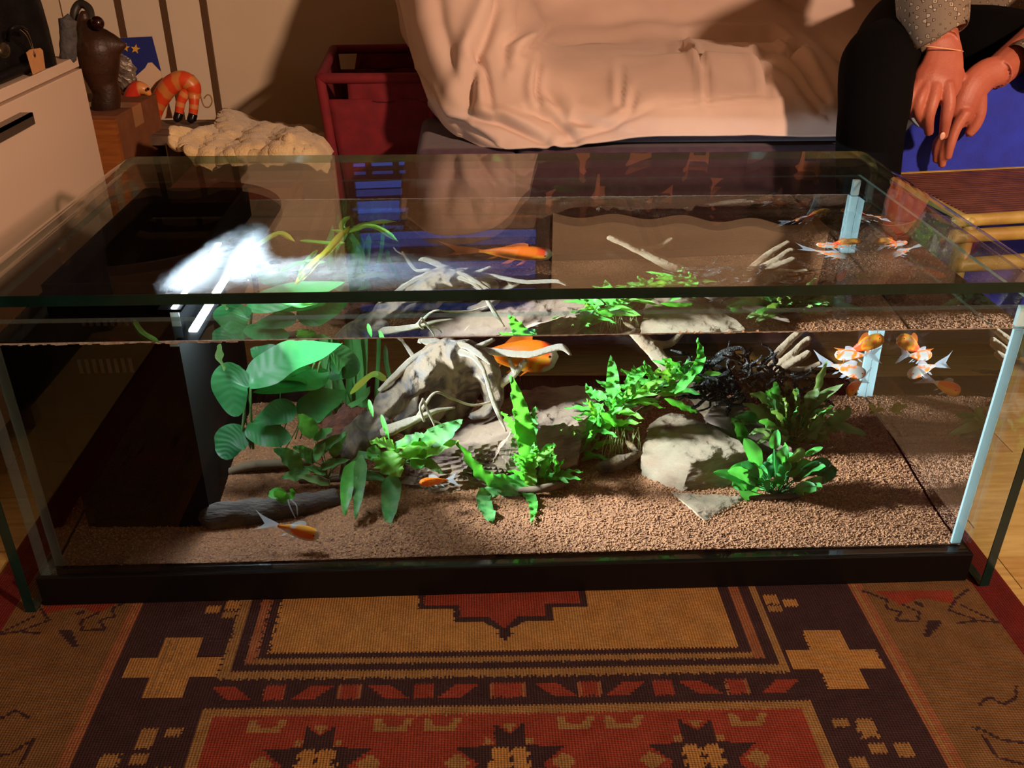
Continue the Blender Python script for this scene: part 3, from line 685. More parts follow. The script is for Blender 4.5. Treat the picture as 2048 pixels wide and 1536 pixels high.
mb = MB(); branch(mb, [(415, 1040, .150), (500, 1030, .165), (590, 1018, .185), (670, 1003, .215)], [28, 33, 30, 24], .3, 12, 40)
o = obj('bark_log', mb, bark, None, True, loc=uwg(500, 1060)); tag(o, 'dark bark log lying on the gravel behind the small orange fish', 'log')
mb = MB(); branch(mb, [(465, 920, .40), (520, 940, .35), (570, 965, .31), (605, 985, .285)], [16, 20, 20, 14], .3, 12, 30)
o = obj('bark_log', mb, bark, None, True, loc=uwg(570, 985)); tag(o, 'thin black bark log sloping under the broad-leaved plant beside the filter box', 'log')

# ============================================================ plants
def leaf_mesh(mb, path, w, up, cup=.18, wav=0., nw=3., n=14, m=7, shape='ovate', twist=0., lobes=0):
    C = catmull(path, n); rows = []
    for i in range(n):
        s_ = i / (n - 1); t = (C[min(i + 1, n - 1)] - C[max(i - 1, 0)]).normalized(); side = t.cross(Vector(up))
        if side.length < 1e-4: side = t.orthogonal()
        side.normalize(); nrm = side.cross(t)
        if twist: q = Matrix.Rotation(twist * s_, 3, t); side = q @ side; nrm = q @ nrm
        if shape == 'ovate': k = math.sin(math.pi * min(1, s_ ** .75 * .97 + .03)) ** .8
        elif shape == 'lance': k = min(1, s_ * 5 + .15) * (1 - s_ ** 2.6) ** .8
        elif shape == 'strap': k = min(1, s_ * 6 + .3) * min(1, (1 - s_) * 7 + .06)
        elif shape == 'round': k = math.sin(math.pi * (.04 + .955 * s_)) ** .55
        else: k = math.sin(math.pi * (.03 + .96 * s_)) ** .7
        if lobes: k *= 1 + .18 * math.sin(s_ * lobes * 6.28)
        row = []
        for j in range(m):
            a = j / (m - 1) * 2 - 1
            hgt = cup * abs(a) ** 1.3 * w * k + wav * w * math.sin(s_ * nw * 6.28 + (1.3 if a > 0 else 0)) * a * a * min(1, s_ * 4) + (.016 * w * math.sin(s_ * 62 - abs(a) * 9) * abs(a) ** .5 * (1 - abs(a) ** 4) if m > 10 else 0)
            row.append(C[i] + side * (a * w * k * .5) + nrm * hgt)
        rows.append(row)
    return mb.grid(rows)
def stemtube(mb, a, b, r, sag=.0):
    a, b = Vector(a), Vector(b); mid = (a + b) / 2 + Vector((random.uniform(-1, 1) * sag, random.uniform(-1, 1) * sag, sag)); return mb.tube([a, mid, b], [r, r * .9, r * .8], n=5, m=7)
LM = dict(
  anub=translucent('leaf_broad_green', lin((44, 116, 64)), lin((66, 150, 70)), .30, .35, .5, col2=lin((74, 150, 84)), scale=14.),
  anub_d=translucent('leaf_dark_green', lin((24, 74, 40)), lin((40, 110, 44)), .25, .4, .4, col2=lin((40, 96, 52)), scale=20.),
  pale=translucent('leaf_pale', lin((120, 150, 96)), lin((140, 170, 90)), .3, .5, .3, col2=lin((92, 128, 72)), scale=60.),
  fern=translucent('leaf_fern_green', lin((46, 122, 40)), lin((76, 160, 40)), .35, .38, .5, col2=lin((84, 164, 66)), scale=70., bump=.8),
  fern_d=translucent('leaf_fern_dark', lin((40, 104, 48)), lin((70, 140, 40)), .3, .45, .4, col2=lin((96, 146, 82)), scale=80., bump=.6),
  bright=translucent('leaf_lime', lin((92, 164, 52)), lin((130, 190, 54)), .35, .4, .4, col2=lin((140, 198, 92)), scale=40., bump=.6),
  crypt=translucent('leaf_olive', lin((66, 92, 44)), lin((90, 120, 40)), .3, .45, .4, col2=lin((122, 132, 82)), scale=40., bump=.5),
  nana=translucent('leaf_glossy_green', lin((42, 116, 52)), lin((76, 160, 54)), .3, .28, .6, col2=lin((84, 156, 84)), scale=24.),
  val=translucent('leaf_strap_green', lin((60, 128, 64)), lin((90, 160, 60)), .4, .4, .4, col2=lin((96, 156, 86)), scale=30.),
  yellow=translucent('leaf_yellowing', lin((176, 170, 60)), lin((190, 190, 60)), .4, .5, .3, col2=lin((120, 170, 60)), scale=40.))
ROOT = mat('plant_root', lin((70, 54, 34)), .9)
def plant(name, label, base, group=None): return thing(name, label, 'plant', base, group)
CAMDIR = Vector((0, -1, .35))
def L(pl, base, mid, tip, wpx, m='fern', up=None, cup=.16, wav=.12, nw=3., shape='ovate', stem=None, lobes=0, n=14, tw=0.):
    """leaf from three (px, py, depth) points; wpx = width in photograph pixels"""
    b, c, t = uw(*base), uw(*mid), uw(*tip); mb = MB()
    if up is None: up = (random.uniform(-.25, .25), -.75, .75)
    big = m in ('anub', 'anub_d') and wpx > 40
    leaf_mesh(mb, [b, c, t], wpx * mpp(mid[2]), up, cup, wav, nw, 56 if big else n, 13 if big else 7 if wpx > 22 else 5, shape, tw, lobes)
    if stem is not None: stemtube(mb, uw(*stem) if len(stem) == 3 else stem, b, 2.2 * mpp(mid[2]) * .6, .004)
    return obj('leaf', mb, LM[m], pl, True)
def tuft(pl, cx, cy, Y, n, lx, ly, wpx, m, shape='ovate', a0=-2.8, a1=-.3, dY=.05, wav=.12, stem=True, seed=1, spread=10, cup=.16, lobes=0, curl=.25):
    r = random.Random(seed)
    for i in range(n):
        a = a0 + (a1 - a0) * (i + r.uniform(.1, .9)) / n; ln = r.uniform(.6, 1.05)
        bx, by = cx + r.uniform(-spread, spread), cy + r.uniform(-spread, spread) * .5
        fr = r.uniform(.28, .5) if stem else .05
        tx, ty = bx + lx * ln * math.cos(a), by + ly * ln * math.sin(a); d = r.uniform(-dY, dY * .6)
        q = lambda f, dr=0: (bx + (tx - bx) * f, by + (ty - by) * f + dr, max(.04, min(.56, Y + d * f)))
        L(pl, q(fr), q((1 + fr) / 2, -ly * curl * .3), q(1), wpx * r.uniform(.75, 1.15), m if isinstance(m, str) else r.choice(m), (r.uniform(-.6, .6), -r.uniform(.3, .9), r.uniform(.3, 1)), cup, wav, 3, shape, stem=(bx, by, Y) if stem else None, lobes=lobes)

# broad-leaved plant beside the filter box
P_ = plant('broad_leaf_plant', 'tall plant with big heart-shaped glossy leaves beside the black filter box', uwg(520, 930))
bs = (500, 900, .30)
L(P_, (492, 775, .25), (575, 722, .27), (684, 690, .30), 84, 'anub', (-.3, -.65, .75), .10, .05, 2, stem=bs)
L(P_, (655, 745, .30), (610, 770, .28), (505, 788, .25), 52, 'anub_d', (.1, -.5, .85), .12, .05, 2, stem=(600, 880, .33))
L(P_, (600, 842, .27), (640, 812, .28), (694, 783, .30), 74, 'anub', (-.35, -.7, .6), .12, .06, 2, stem=(570, 900, .32))
L(P_, (635, 770, .30), (600, 752, .29), (515, 760, .28), 46, 'anub', (.2, -.55, .8), .12, .05, 2, stem=(590, 880, .33))
L(P_, (487, 742, .23), (462, 770, .22), (472, 836, .205), 78, 'anub_d', (-.25, -.95, .2), .08, .04, 2, shape='round', stem=bs)
L(P_, (590, 815, .27), (555, 830, .26), (503, 850, .25), 56, 'anub', (.0, -.8, .6), .12, .05, 2, stem=(560, 900, .32))
L(P_, (490, 862, .26), (535, 872, .25), (582, 882, .245), 56, 'anub', (-.1, -.8, .6), .10, .05, 2, shape='round', stem=bs)
L(P_, (495, 868, .26), (462, 885, .25), (447, 922, .235), 68, 'anub_d', (-.2, -.9, .4), .08, .04, 2, shape='round', stem=bs)
L(P_, (440, 690, .22), (439, 716, .22), (448, 744, .215), 20, 'pale', (-.6, -.8, .1), .1, .15, 2)
L(P_, (660, 700, .33), (690, 735, .34), (655, 760, .35), 60, 'anub_d', (.2, -.5, .7), .12, .04, 2, stem=(640, 850, .36))
L(P_, (560, 740, .35), (530, 715, .36), (500, 700, .37), 60, 'anub_d', (.2, -.5, .7), .12, .04, 2, stem=(560, 860, .37))
for a, b, y in (((632, 778), (640, 725), .3), ((622, 778), (628, 728), .3), ((664, 800), (668, 700), .36), ((480, 900), (492, 770), .26), ((505, 900), (500, 760), .27)):
    obj('stalk', stemtube(MB(), uw(*a, y), uw(*b, y), .0022, .002), LM['pale'], P_)
obj('rhizome', MB().tube([uwg(450, 950), uwg(500, 935, .012), uwg(580, 930, .012), uwg(620, 930)], [.006, .008, .008, .005], n=7), ROOT, P_)

# strap-leaved plant at the back with leaves floating at the surface
P_ = plant('strap_leaf_plant', 'strap-leaved plant at the back whose long leaves float on the water', uwg(700, 850))
r = random.Random(3)
for i in range(15):
    bx = r.uniform(655, 750); Y = r.uniform(.46, .54); tx = bx + r.uniform(-25, 35)
    b = uwg(bx, 845); b = Vector((uw(bx, 830, Y).x, Y, gz(0, Y))); t = Vector((b.x + (tx - bx) * .0007, Y + r.uniform(-.04, .02), ZW - r.uniform(.02, .10)))
    mb = MB(); leaf_mesh(mb, [b, b.lerp(t, .5) + Vector((r.uniform(-.02, .02), 0, 0)), t], r.uniform(.007, .012), (r.uniform(-.5, .5), -1, .1), .1, .05, 2, 14, 5, 'strap', r.uniform(-.8, .8)); obj('leaf', mb, LM['val'], P_)
L(P_, (700, 790, .44), (745, 752, .42), (775, 765, .41), 14, 'yellow', None, .1, .1, 2, 'strap')
L(P_, (690, 820, .42), (725, 800, .40), (740, 775, .39), 12, 'val', None, .1, .1, 2, 'strap')
L(P_, (800, 830, .48), (775, 740, .49), (770, 690, .5), 9, 'val', (0, -1, .2), .1, .0, 1, 'strap')
def F(pl, pts, w, m, up=(0, -.35, 1), **k):
    mb = MB(); leaf_mesh(mb, [atz(x, y, ZW + .0025 + z) for x, y, z in pts], w, up, **k); return obj('leaf', mb, LM[m], pl)
F(P_, [(592, 572, -.006), (630, 530, .001), (662, 500, .004), (700, 452, .012)], .013, 'yellow', cup=.3, wav=.05, shape='strap')
F(P_, [(695, 468, .004), (730, 452, .006), (792, 443, .002)], .010, 'bright', cup=.3, wav=.05, shape='strap')
F(P_, [(698, 466, .006), (745, 455, .008), (797, 484, .0)], .010, 'bright', cup=.3, wav=.05, shape='strap')
F(P_, [(690, 470, .004), (684, 452, .012), (700, 432, .016)], .009, 'bright', cup=.3, wav=.05, shape='strap')
F(P_, [(692, 470, .004), (680, 466, .008), (662, 460, .012)], .010, 'bright', cup=.3, wav=.05, shape='lance')
F(P_, [(600, 482, -.002), (650, 487, .0), (690, 486, .002)], .008, 'bright', cup=.2, wav=.05, shape='strap')
F(P_, [(500, 500, -.002), (535, 480, .002), (560, 468, .006), (590, 484, .0)], .010, 'yellow', cup=.2, wav=.05, shape='strap')
F(P_, [(635, 500, .0), (610, 530, .0), (598, 560, .0)], .008, 'val', cup=.2, wav=.05, shape='strap')
F(P_, [(560, 545, .0), (600, 528, .0), (655, 524, .0)], .010, 'val', cup=.2, wav=.05, shape='strap')
F(P_, [(268, 640, .0), (285, 665, .0), (320, 686, .0)], .006, 'val', cup=.2, wav=.05, shape='strap')
F(P_, [(555, 600, .0), (600, 612, .0), (640, 603, .0)], .010, 'val', cup=.2, wav=.05, shape='strap')

# young fern, broad speckled leaves
P_ = plant('broad_fern', 'fern with speckled upright and drooping leaves at the foot of the driftwood', uwg(650, 960))
for b, c, t, w, k in (((628, 876), (610, 850), (596, 830), 38, 'fern_d'), ((618, 926), (650, 895), (696, 868), 28, 'fern_d'), ((664, 916), (676, 890), (692, 866), 28, 'fern_d'), ((602, 942), (575, 918), (546, 900), 40, 'fern_d'),
    ((628, 927), (606, 908), (584, 896), 30, 'fern_d'), ((640, 940), (665, 930), (700, 922), 22, 'fern_d'), ((618, 945), (590, 955), (560, 958), 30, 'fern_d'), ((658, 972), (625, 962), (588, 954), 20, 'pale'), ((650, 948), (635, 945), (605, 935), 20, 'fern_d'),
    ((625, 880), (650, 870), (665, 860), 24, 'fern_d'), ((620, 930), (640, 905), (650, 888), 18, 'fern_d'), ((700, 960), (740, 955), (778, 966), 22, 'fern_d'), ((690, 925), (720, 915), (760, 918), 24, 'fern_d')):
    L(P_, (*b, .235), (*c, .225), (*t, .215), w, k, None, .14, .12, 3, 'ovate', stem=(655, 960, .24))
for b, c, t, w, k in (((708, 925), (694, 975), (688, 1036), 34, 'fern'), ((722, 912), (718, 975), (710, 1044), 28, 'fern_d'), ((785, 950), (780, 1005), (776, 1062), 44, 'fern_d')):
    L(P_, (*b, .205), (*c, .175), (*t, .125), w, k, (0, -1, .25), .10, .12, 4, 'lance', stem=(690, 945, .23))
obj('rhizome', MB().tube([uwg(600, 965, .012), uwg(660, 960, .018), uwg(740, 960, .016)], [.005, .007, .004], n=7), ROOT, P_)
P_ = plant('lime_fern', 'bright lime green fern with wavy lit leaves on the driftwood foot', uwg(800, 965))
for b, c, t, w, k, u in (((772, 905), (782, 930), (800, 958), 66, 'bright', (0, -.9, .5)), ((798, 902), (768, 892), (738, 886), 34, 'bright', (0, -.5, .9)), ((782, 900), (820, 890), (858, 896), 26, 'bright', (0, -.5, .9)),
    ((800, 912), (860, 902), (918, 884), 40, 'bright', (.1, -.7, .7)), ((842, 890), (885, 870), (926, 842), 44, 'fern_d', (-.2, -.9, .4)), ((828, 918), (858, 930), (888, 952), 24, 'fern_d', (0, -.9, .5)), ((760, 905), (745, 910), (742, 925), 30, 'fern', (0, -.9, .5)),
    ((785, 896), (830, 880), (850, 872), 26, 'fern', (0, -.6, .9)), ((820, 930), (840, 925), (850, 900), 30, 'fern', (0, -.9, .5)), ((762, 832), (770, 858), (779, 884), 10, 'fern', (0, -1, .2)), ((737, 802), (742, 820), (746, 838), 9, 'fern', (0, -1, .2))):
    L(P_, (*b, .215), (*c, .20), (*t, .19), w, k, u, .12, .16, 4, 'ovate', stem=(800, 940, .23) if b[1] > 850 else None, lobes=5 if w > 50 else 0)
P_ = plant('bog_sprig', 'tiny sprig of round leaves growing from the dark bark log', uw(575, 1003, .185))
for b, c, t, w in (((575, 1003), (555, 992), (535, 995), 30), ((578, 1003), (585, 990), (584, 980), 18), ((575, 1005), (562, 998), (548, 985), 26)): L(P_, (*b, .17), (*c, .165), (*t, .16), w, 'fern', None, .1, .05, 2, 'round')
obj('root', MB().tube([uw(575, 1003, .165), uw(580, 1020, .155), uw(590, 1040, .15)], [.0012, .001, .0008], n=5), mat('root_grey', lin((120, 125, 130)), .7), P_)
obj('root', MB().tube([uw(580, 1003, .165), uw(592, 1015, .155), uw(594, 1035, .15)], [.0012, .001, .0008], n=5), MAT['root_grey'], P_)

# long-leaved fern at the centre
P_ = plant('long_leaf_fern', 'fern with long crinkled ribbon leaves rising in front of the slate slab', uwg(1070, 990))
for pts, w, k, sh in (([(1062, 935), (1046, 845), (1022, 752)], 42, 'fern', 'lance'), ([(1045, 885), (1025, 855), (1002, 826)], 24, 'fern', 'lance'), ([(1065, 880), (1068, 840), (1072, 815)], 22, 'fern_d', 'lance'),
    ([(1068, 968), (975, 960), (911, 884)], 36, 'fern', 'lance'), ([(1055, 985), (970, 992), (985, 1050)], 30, 'fern_d', 'strap'), ([(1046, 978), (1066, 1008), (1064, 1050)], 24, 'fern', 'lance'),
    ([(1064, 985), (1065, 935), (1110, 898)], 26, 'bright', 'lance'), ([(1070, 975), (1058, 930), (1075, 895)], 22, 'fern', 'lance'), ([(1090, 960), (1120, 955), (1165, 962)], 18, 'fern', 'lance'), ([(1080, 940), (1098, 900), (1112, 895)], 22, 'fern', 'lance'), ([(1060, 960), (1040, 930), (1022, 915)], 22, 'fern_d', 'lance')):
    yy = [min(y_, uwg(*p_, .006).y) for p_, y_ in zip(pts, (.235, .215, .195))]
    L(P_, (*pts[0], yy[0]), (*pts[1], yy[1]), (*pts[2], yy[2]), w, k, None, .10, .20, 6, sh, n=34)
tuft(P_, 1085, 965, .235, 24, 66, 80, 15, ['fern', 'fern_d', 'fern'], 'lance', -3.1, .2, .05, .25, False, 11, 30)
obj('rhizome', MB().tube([uwg(1040, 985, .006), uwg(1090, 980, .014), uwg(1150, 965, .01)], [.005, .007, .004], n=7), ROOT, P_)
# fern on the wood, right of the slab
P_ = plant('wood_fern', 'dense bright fern running up the wood between slate slab and stone block', uwg(1200, 935))
for pts, w in (([(1226, 800), (1226, 755), (1222, 713)], 28), ([(1385, 755), (1402, 720), (1396, 678)], 22), ([(1350, 790), (1385, 750), (1398, 715)], 20), ([(1110, 905), (1160, 870), (1205, 820)], 26), ([(1215, 800), (1185, 790), (1172, 770)], 22), ([(1330, 800), (1375, 820), (1398, 828)], 16),
    ([(1250, 775), (1285, 745), (1300, 752)], 24), ([(1105, 950), (1150, 920), (1215, 915)], 24), ([(1120, 940), (1175, 880), (1200, 850)], 26), ([(1100, 965), (1140, 930), (1190, 880)], 28), ([(1200, 830), (1240, 850), (1275, 838)], 22), ([(1140, 930), (1130, 885), (1165, 850)], 24), ([(1260, 765), (1272, 752), (1268, 735)], 26)):
    L(P_, (*pts[0], .30), (*pts[1], .315), (*pts[2], .33), w, 'fern', None, .12, .2, 4, 'lance', n=18)
for i, (cx, cy, n) in enumerate(((1150, 905, 12), (1190, 860, 14), (1225, 830, 12), (1260, 805, 14), (1300, 790, 12), (1335, 775, 10), (1365, 755, 9))):
    tuft(P_, cx, cy, .32 + .008 * i, n, 84, 62, 15, ['fern', 'fern', 'fern_d', 'bright'], 'lance', -3.3, .4, .05, .25, False, 20 + i, 16)
rb = MB(); rt_ = MB(); r = random.Random(4)
for i in range(26):
    x = r.uniform(1215, 1285); a = uw(x, r.uniform(855, 880), .32); b = uw(x + r.uniform(-25, 15), r.uniform(905, 950), .31); stemtube(rt_, a, b, .0007, .004)
obj('roots', rt_, mat('root_pale', lin((150, 160, 110)), .7), P_)
rb.tube([uwg(1200, 940, .012), uwg(1245, 925, .02), uwg(1285, 910, .02)], [.008, .012, .006], n=8, jit=.4).tube([uw(1285, 920, .3), uw(1250, 860, .33), uw(1320, 800, .36), uw(1400, 740, .40)], [.005, .006, .006, .004], n=7)
obj('rhizome', rb, mat('wood_brown', lin((84, 66, 34)), .9, lin((50, 36, 22)), 60., bump=.8), P_)
# olive plant, right
P_ = plant('olive_plant', 'olive brown bushy plant with pale ribbed leaves behind the bright low plant', uwg(1590, 905))
for b, c, t, w, k in (((1660, 850), (1690, 830), (1702, 815), 30, 'pale'), ((1612, 858), (1632, 868), (1650, 888), 44, 'pale'), ((1655, 848), (1700, 862), (1740, 874), 22, 'pale'), ((1632, 798), (1640, 760), (1657, 724), 20, 'pale'), ((1600, 830), (1640, 800), (1690, 770), 26, 'crypt'), ((1560, 820), (1530, 800), (1500, 790), 26, 'crypt'),
    ((1555, 810), (1550, 780), (1552, 765), 22, 'nana'), ((1590, 860), (1580, 850), (1565, 838), 26, 'nana'), ((1500, 850), (1480, 840), (1462, 850), 22, 'crypt'), ((1630, 820), (1625, 800), (1640, 780), 34, 'crypt'), ((1490, 890), (1480, 860), (1465, 838), 26, 'fern'), ((1540, 850), (1505, 835), (1470, 838), 20, 'nana')):
    L(P_, (*b, .35), (*c, .34), (*t, .33), w, k, None, .16, .12, 3, 'ovate', stem=(1590, 895, .36))
tuft(P_, 1590, 885, .36, 34, 105, 115, 25, ['crypt', 'crypt', 'fern_d', 'pale'], 'ovate', -3.15, .1, .07, .14, True, 31, 26)
tuft(P_, 1560, 840, .38, 14, 80, 60, 24, ['crypt', 'fern_d'], 'ovate', -3.3, -.1, .05, .14, True, 32, 26)
obj('rhizome', MB().tube([uwg(1550, 905, .002), uwg(1590, 900, .008), uwg(1640, 895, .003)], [.004, .006, .003], n=7), ROOT, P_)
# low bright plant, right front
P_ = plant('low_glossy_plant', 'low rosette plant of glossy bright green oval leaves by the stone block', uwg(1555, 1000))
for b, c, t, w, k in (((1600, 985), (1625, 975), (1648, 958), 34, 'pale'), ((1575, 955), (1605, 948), (1634, 945), 20, 'nana'), ((1580, 930), (1596, 912), (1604, 898), 32, 'pale'), ((1560, 975), (1558, 965), (1556, 955), 26, 'nana'), ((1515, 985), (1490, 965), (1455, 955), 34, 'nana'), ((1500, 965), (1470, 955), (1428, 948), 26, 'nana'), ((1520, 935), (1508, 910), (1490, 880), 34, 'nana'),
    ((1550, 900), (1552, 885), (1557, 862), 24, 'nana'), ((1530, 1000), (1505, 1000), (1480, 985), 30, 'nana'), ((1540, 985), (1535, 975), (1530, 965), 26, 'nana'), ((1640, 960), (1655, 950), (1676, 942), 46, 'anub_d'), ((1610, 950), (1640, 935), (1665, 930), 36, 'anub_d'), ((1560, 1000), (1572, 1003), (1570, 1012), 16, 'nana'), ((1610, 915), (1630, 905), (1648, 898), 14, 'fern'),
    ((1525, 955), (1500, 940), (1462, 940), 30, 'nana'), ((1510, 975), (1480, 972), (1465, 975), 34, 'nana'), ((1570, 930), (1566, 915), (1575, 895), 26, 'nana')):
    L(P_, (*b, .205), (*c, .19), (*t, .185), w, k, (random.uniform(-.3, .3), -.8, .6), .16, .05, 2, 'round', stem=(1555, 995, .205))
tuft(P_, 1555, 990, .215, 26, 92, 95, 30, ['nana', 'nana', 'anub_d'], 'round', -3.1, .0, .06, .05, True, 41, 22)
obj('rhizome', MB().tube([uwg(1500, 1000, .001), uwg(1555, 998, .004), uwg(1600, 996, .001)], [.004, .006, .004], n=7), ROOT, P_)
P_ = plant('yellow_sprout', 'tiny yellow sprout alone on the gravel near the right rear corner', uw(1755, 826, .45))
for b, c, t, w in (((1755, 826), (1746, 818), (1738, 813), 12), ((1755, 826), (1758, 815), (1756, 808), 10), ((1755, 826), (1764, 822), (1770, 826), 10), ((1753, 826), (1746, 828), (1742, 832), 8)): L(P_, (*b, .455), (*c, .45), (*t, .445), w, 'yellow', None, .1, .05, 2, 'round')

# ============================================================ fish
fin_o = translucent('fin_orange', lin((235, 120, 40)), lin((240, 140, 60)), .5, .4, .3, alpha=.25)
fin_w = translucent('fin_white', lin((215, 225, 235)), lin((220, 230, 240)), .5, .4, .3, alpha=.35)
fish_m = attr_mat('fish_scales', 'Col', .32, .5, bump=.15, bscale=500., sss=.15)
eye_m = mat('fish_eye', (.01, .01, .01), .1)
ORC, YOC, WHC, RDC = lin((238, 112, 24)), lin((250, 168, 40)), lin((232, 232, 226)), lin((225, 70, 26))
def fish(label, pos, head, Ln, colf, tail='o', deep=.36, tl=.42, group='goldfish in the aquarium', roll=0., seed=1):
    t = thing('goldfish', label, 'fish', (0, 0, 0), group); mb = MB(); cols = []; rows = []; n, k = 16, 18; sd = Vector((seed * 3.1, seed * 1.7, 0))
    for i in range(k):
        s_ = i / (k - 1); x = .5 - s_; h = deep * .5 * max(.02, (math.sin(math.pi * min(1, s_ ** .62)) ** .75 if s_ < .999 else 0)); h = max(h, .05 * min(1, s_ * 9)) if s_ > .05 else h; w = h * (.72 - .3 * s_); zc = -.01 + .02 * s_
        row = []
        for j in range(n):
            a = 2 * math.pi * j / n; z = math.sin(a); p = Vector((x, math.cos(a) * w, zc + z * h * (1.05 if z < 0 else .95))); row.append(p * Ln); cols.append(colf(x, z, mnoise.noise(p * 7 + sd)))
        rows.append(row)
    mb.grid(rows, 0, cols, wrap=True); obj('body', mb, fish_m, t, True, True)
    fm = fin_o if tail == 'o' else fin_w
    def fin(name, P, m=fm): return obj(name, MB().grid([[Vector(q) * Ln for q in r] for r in P]), m, t, True, True)
    T_ = []
    for i in range(9):
        u = i / 8; r = []
        for j in range(9):
            v = j / 8 * 2 - 1; ln = tl * (.55 + .45 * abs(v) ** 1.2) * u; r.append((-.47 - ln, .05 * math.sin(u * 5 + v * 2) * u, .02 + v * (.055 + .24 * u) ))
        T_.append(r)
    fin('tail_fin', T_)
    fin('dorsal_fin', [[(.16 - .36 * i / 7, .012 * math.sin(i), .01 + deep * .5 * (.86 - .35 * i / 7) + .0 + h * (.15 * math.sin(math.pi * (.25 + .7 * i / 7)))) for i in range(8)] for h in (0, .5, 1)])
    for sy in (-1, 1):
        fin('pectoral_fin', [[(.2 - .03 * i - .10 * h, sy * (.10 + .11 * h), -.08 - .02 * i - .09 * h) for i in range(4)] for h in (0, .5, 1)])
        fin('pelvic_fin', [[(.0 - .03 * i - .10 * h, sy * (.05 + .04 * h), -deep * .42 - .10 * h) for i in range(4)] for h in (0, .5, 1)])
        obj('eye', MB().ball((.385 * Ln, sy * deep * .215 * Ln, .025 * Ln), .026 * Ln, 10, 6), eye_m, t, True, True)
    fin('anal_fin', [[(-.22 - .04 * i - .08 * h, 0, -deep * .26 - .02 * i - .11 * h) for i in range(4)] for h in (0, .5, 1)])
    d = Vector(head).normalized(); side = Vector((0, 0, 1)).cross(d).normalized(); up = d.cross(side)
    M = Matrix((d, side, up)).transposed().to_4x4(); M = M @ Matrix.Rotation(roll, 4, 'X')
    t.location = pos; t.rotation_euler = M.to_euler()
    return t
ORC, YOC = lin((250, 120, 26)), lin((255, 176, 50))
def c_or(x, z, n): return ORC if n < .2 else YOC
def c_gold(x, z, n): return (RDC if x < -.2 or (abs(n) < .08) else YOC)
def c_big(x, z, n): return WHC if (x > .40 or (x > .3 and z < -.5)) else (YOC if z < .1 and n > .0 else ORC if x < .3 else RDC)
def c_mix(x, z, n): return WHC if n < .04 else ORC
def c_small(x, z, n): return (WHC if x > .42 else WHC if z < -.55 or (n > .25 and x < 0) else ORC if z < .6 else YOC)
def FX(px, py, Y): return uw(px, py, Y)
fish('large orange goldfish with white snout and long red tail behind the driftwood antlers', FX(1040, 712, .50), (1, -.12, .0), .125, c_big, 'o', .46, .62, None, seed=1)
fish('small orange goldfish with yellowish snout, nose down over the front gravel', FX(596, 1066, .062), (1, -.2, -.22), .058, c_small, 'w', .42, .6, None, seed=2)
fish('orange goldfish resting in the shade at the foot of the slate slab', FX(866, 966, .165), (-1, -.25, .05), .040, c_or, 'w', .36, .5, None, seed=3)
fish('golden goldfish highest of the right-hand group, nose up', FX(1736, 690, .50), (.65, -.2, .45), .056, c_gold, 'o', .46, .4, None, seed=4)
fish('white goldfish with orange back patches swimming behind its golden neighbour', FX(1702, 712, .505), (-.7, .35, -.1), .05, c_mix, 'w', .4, .55, None, seed=5)
fish('white goldfish with red flank spots and veil tail, facing right', FX(1700, 742, .49), (.9, -.45, -.12), .058, lambda x, z, n: WHC if n < .1 else ORC, 'w', .40, .65, None, seed=6)
fish('golden goldfish with trailing white tail, lowest of the right-hand group', FX(1712, 776, .405), (-.6, -.75, -.05), .050, lambda x, z, n: WHC if x < -.3 else (YOC if z < .3 else ORC), 'w', .46, .7, None, seed=7)
# ============================================================ sofa with white throw
purple = mat('purple_upholstery', lin((78, 52, 66)), .9, lin((66, 42, 56)), 60., bump=.3, bscale=900, sheen=.2)
throw_m = mat('cream_throw', lin((224, 198, 182)), .9, lin((214, 186, 170)), 5., bump=.25, bscale=1400, sheen=.15)
sofa = thing('sofa', 'dark purple upholstered sofa standing behind the aquarium under a cream throw', 'sofa', (.9, 1.2, 0))
SX0, SX1 = -.16, 2.05
def rbox(name, lo, hi, m, par, r=.03):
    o = obj(name, MB().box(lo, hi), m, par, False); bevel(o, r, 4); o.data.polygons.foreach_set('use_smooth', [True] * 6); return o
rbox('base', (SX0, .815, .05), (.035, 1.62, .40), purple, sofa, .02)
rbox('base', (.039, .815, .05), (SX1, 1.62, .40), purple, sofa, .02)
rbox('seat_cushion', (.10, .84, .40), (SX1 - .2, 1.50, .475), purple, sofa, .03)
rbox('armrest', (SX0 + .03, 1.02, .38), (.06, 1.62, .55), purple, sofa, .05)
rbox('armrest', (SX1 - .2, .86, .40), (SX1, 1.62, .66), purple, sofa, .06)
rbox('backrest', (SX0, 1.60, .30), (SX1, 1.735, .86), purple, sofa, .05)
for x in (SX0 + .05, SX1 - .1):
    for y in (.86, 1.5): obj('leg', MB().box((x, y, ZF + .006), (x + .05, y + .05, .052)), wood_dk, sofa, False)
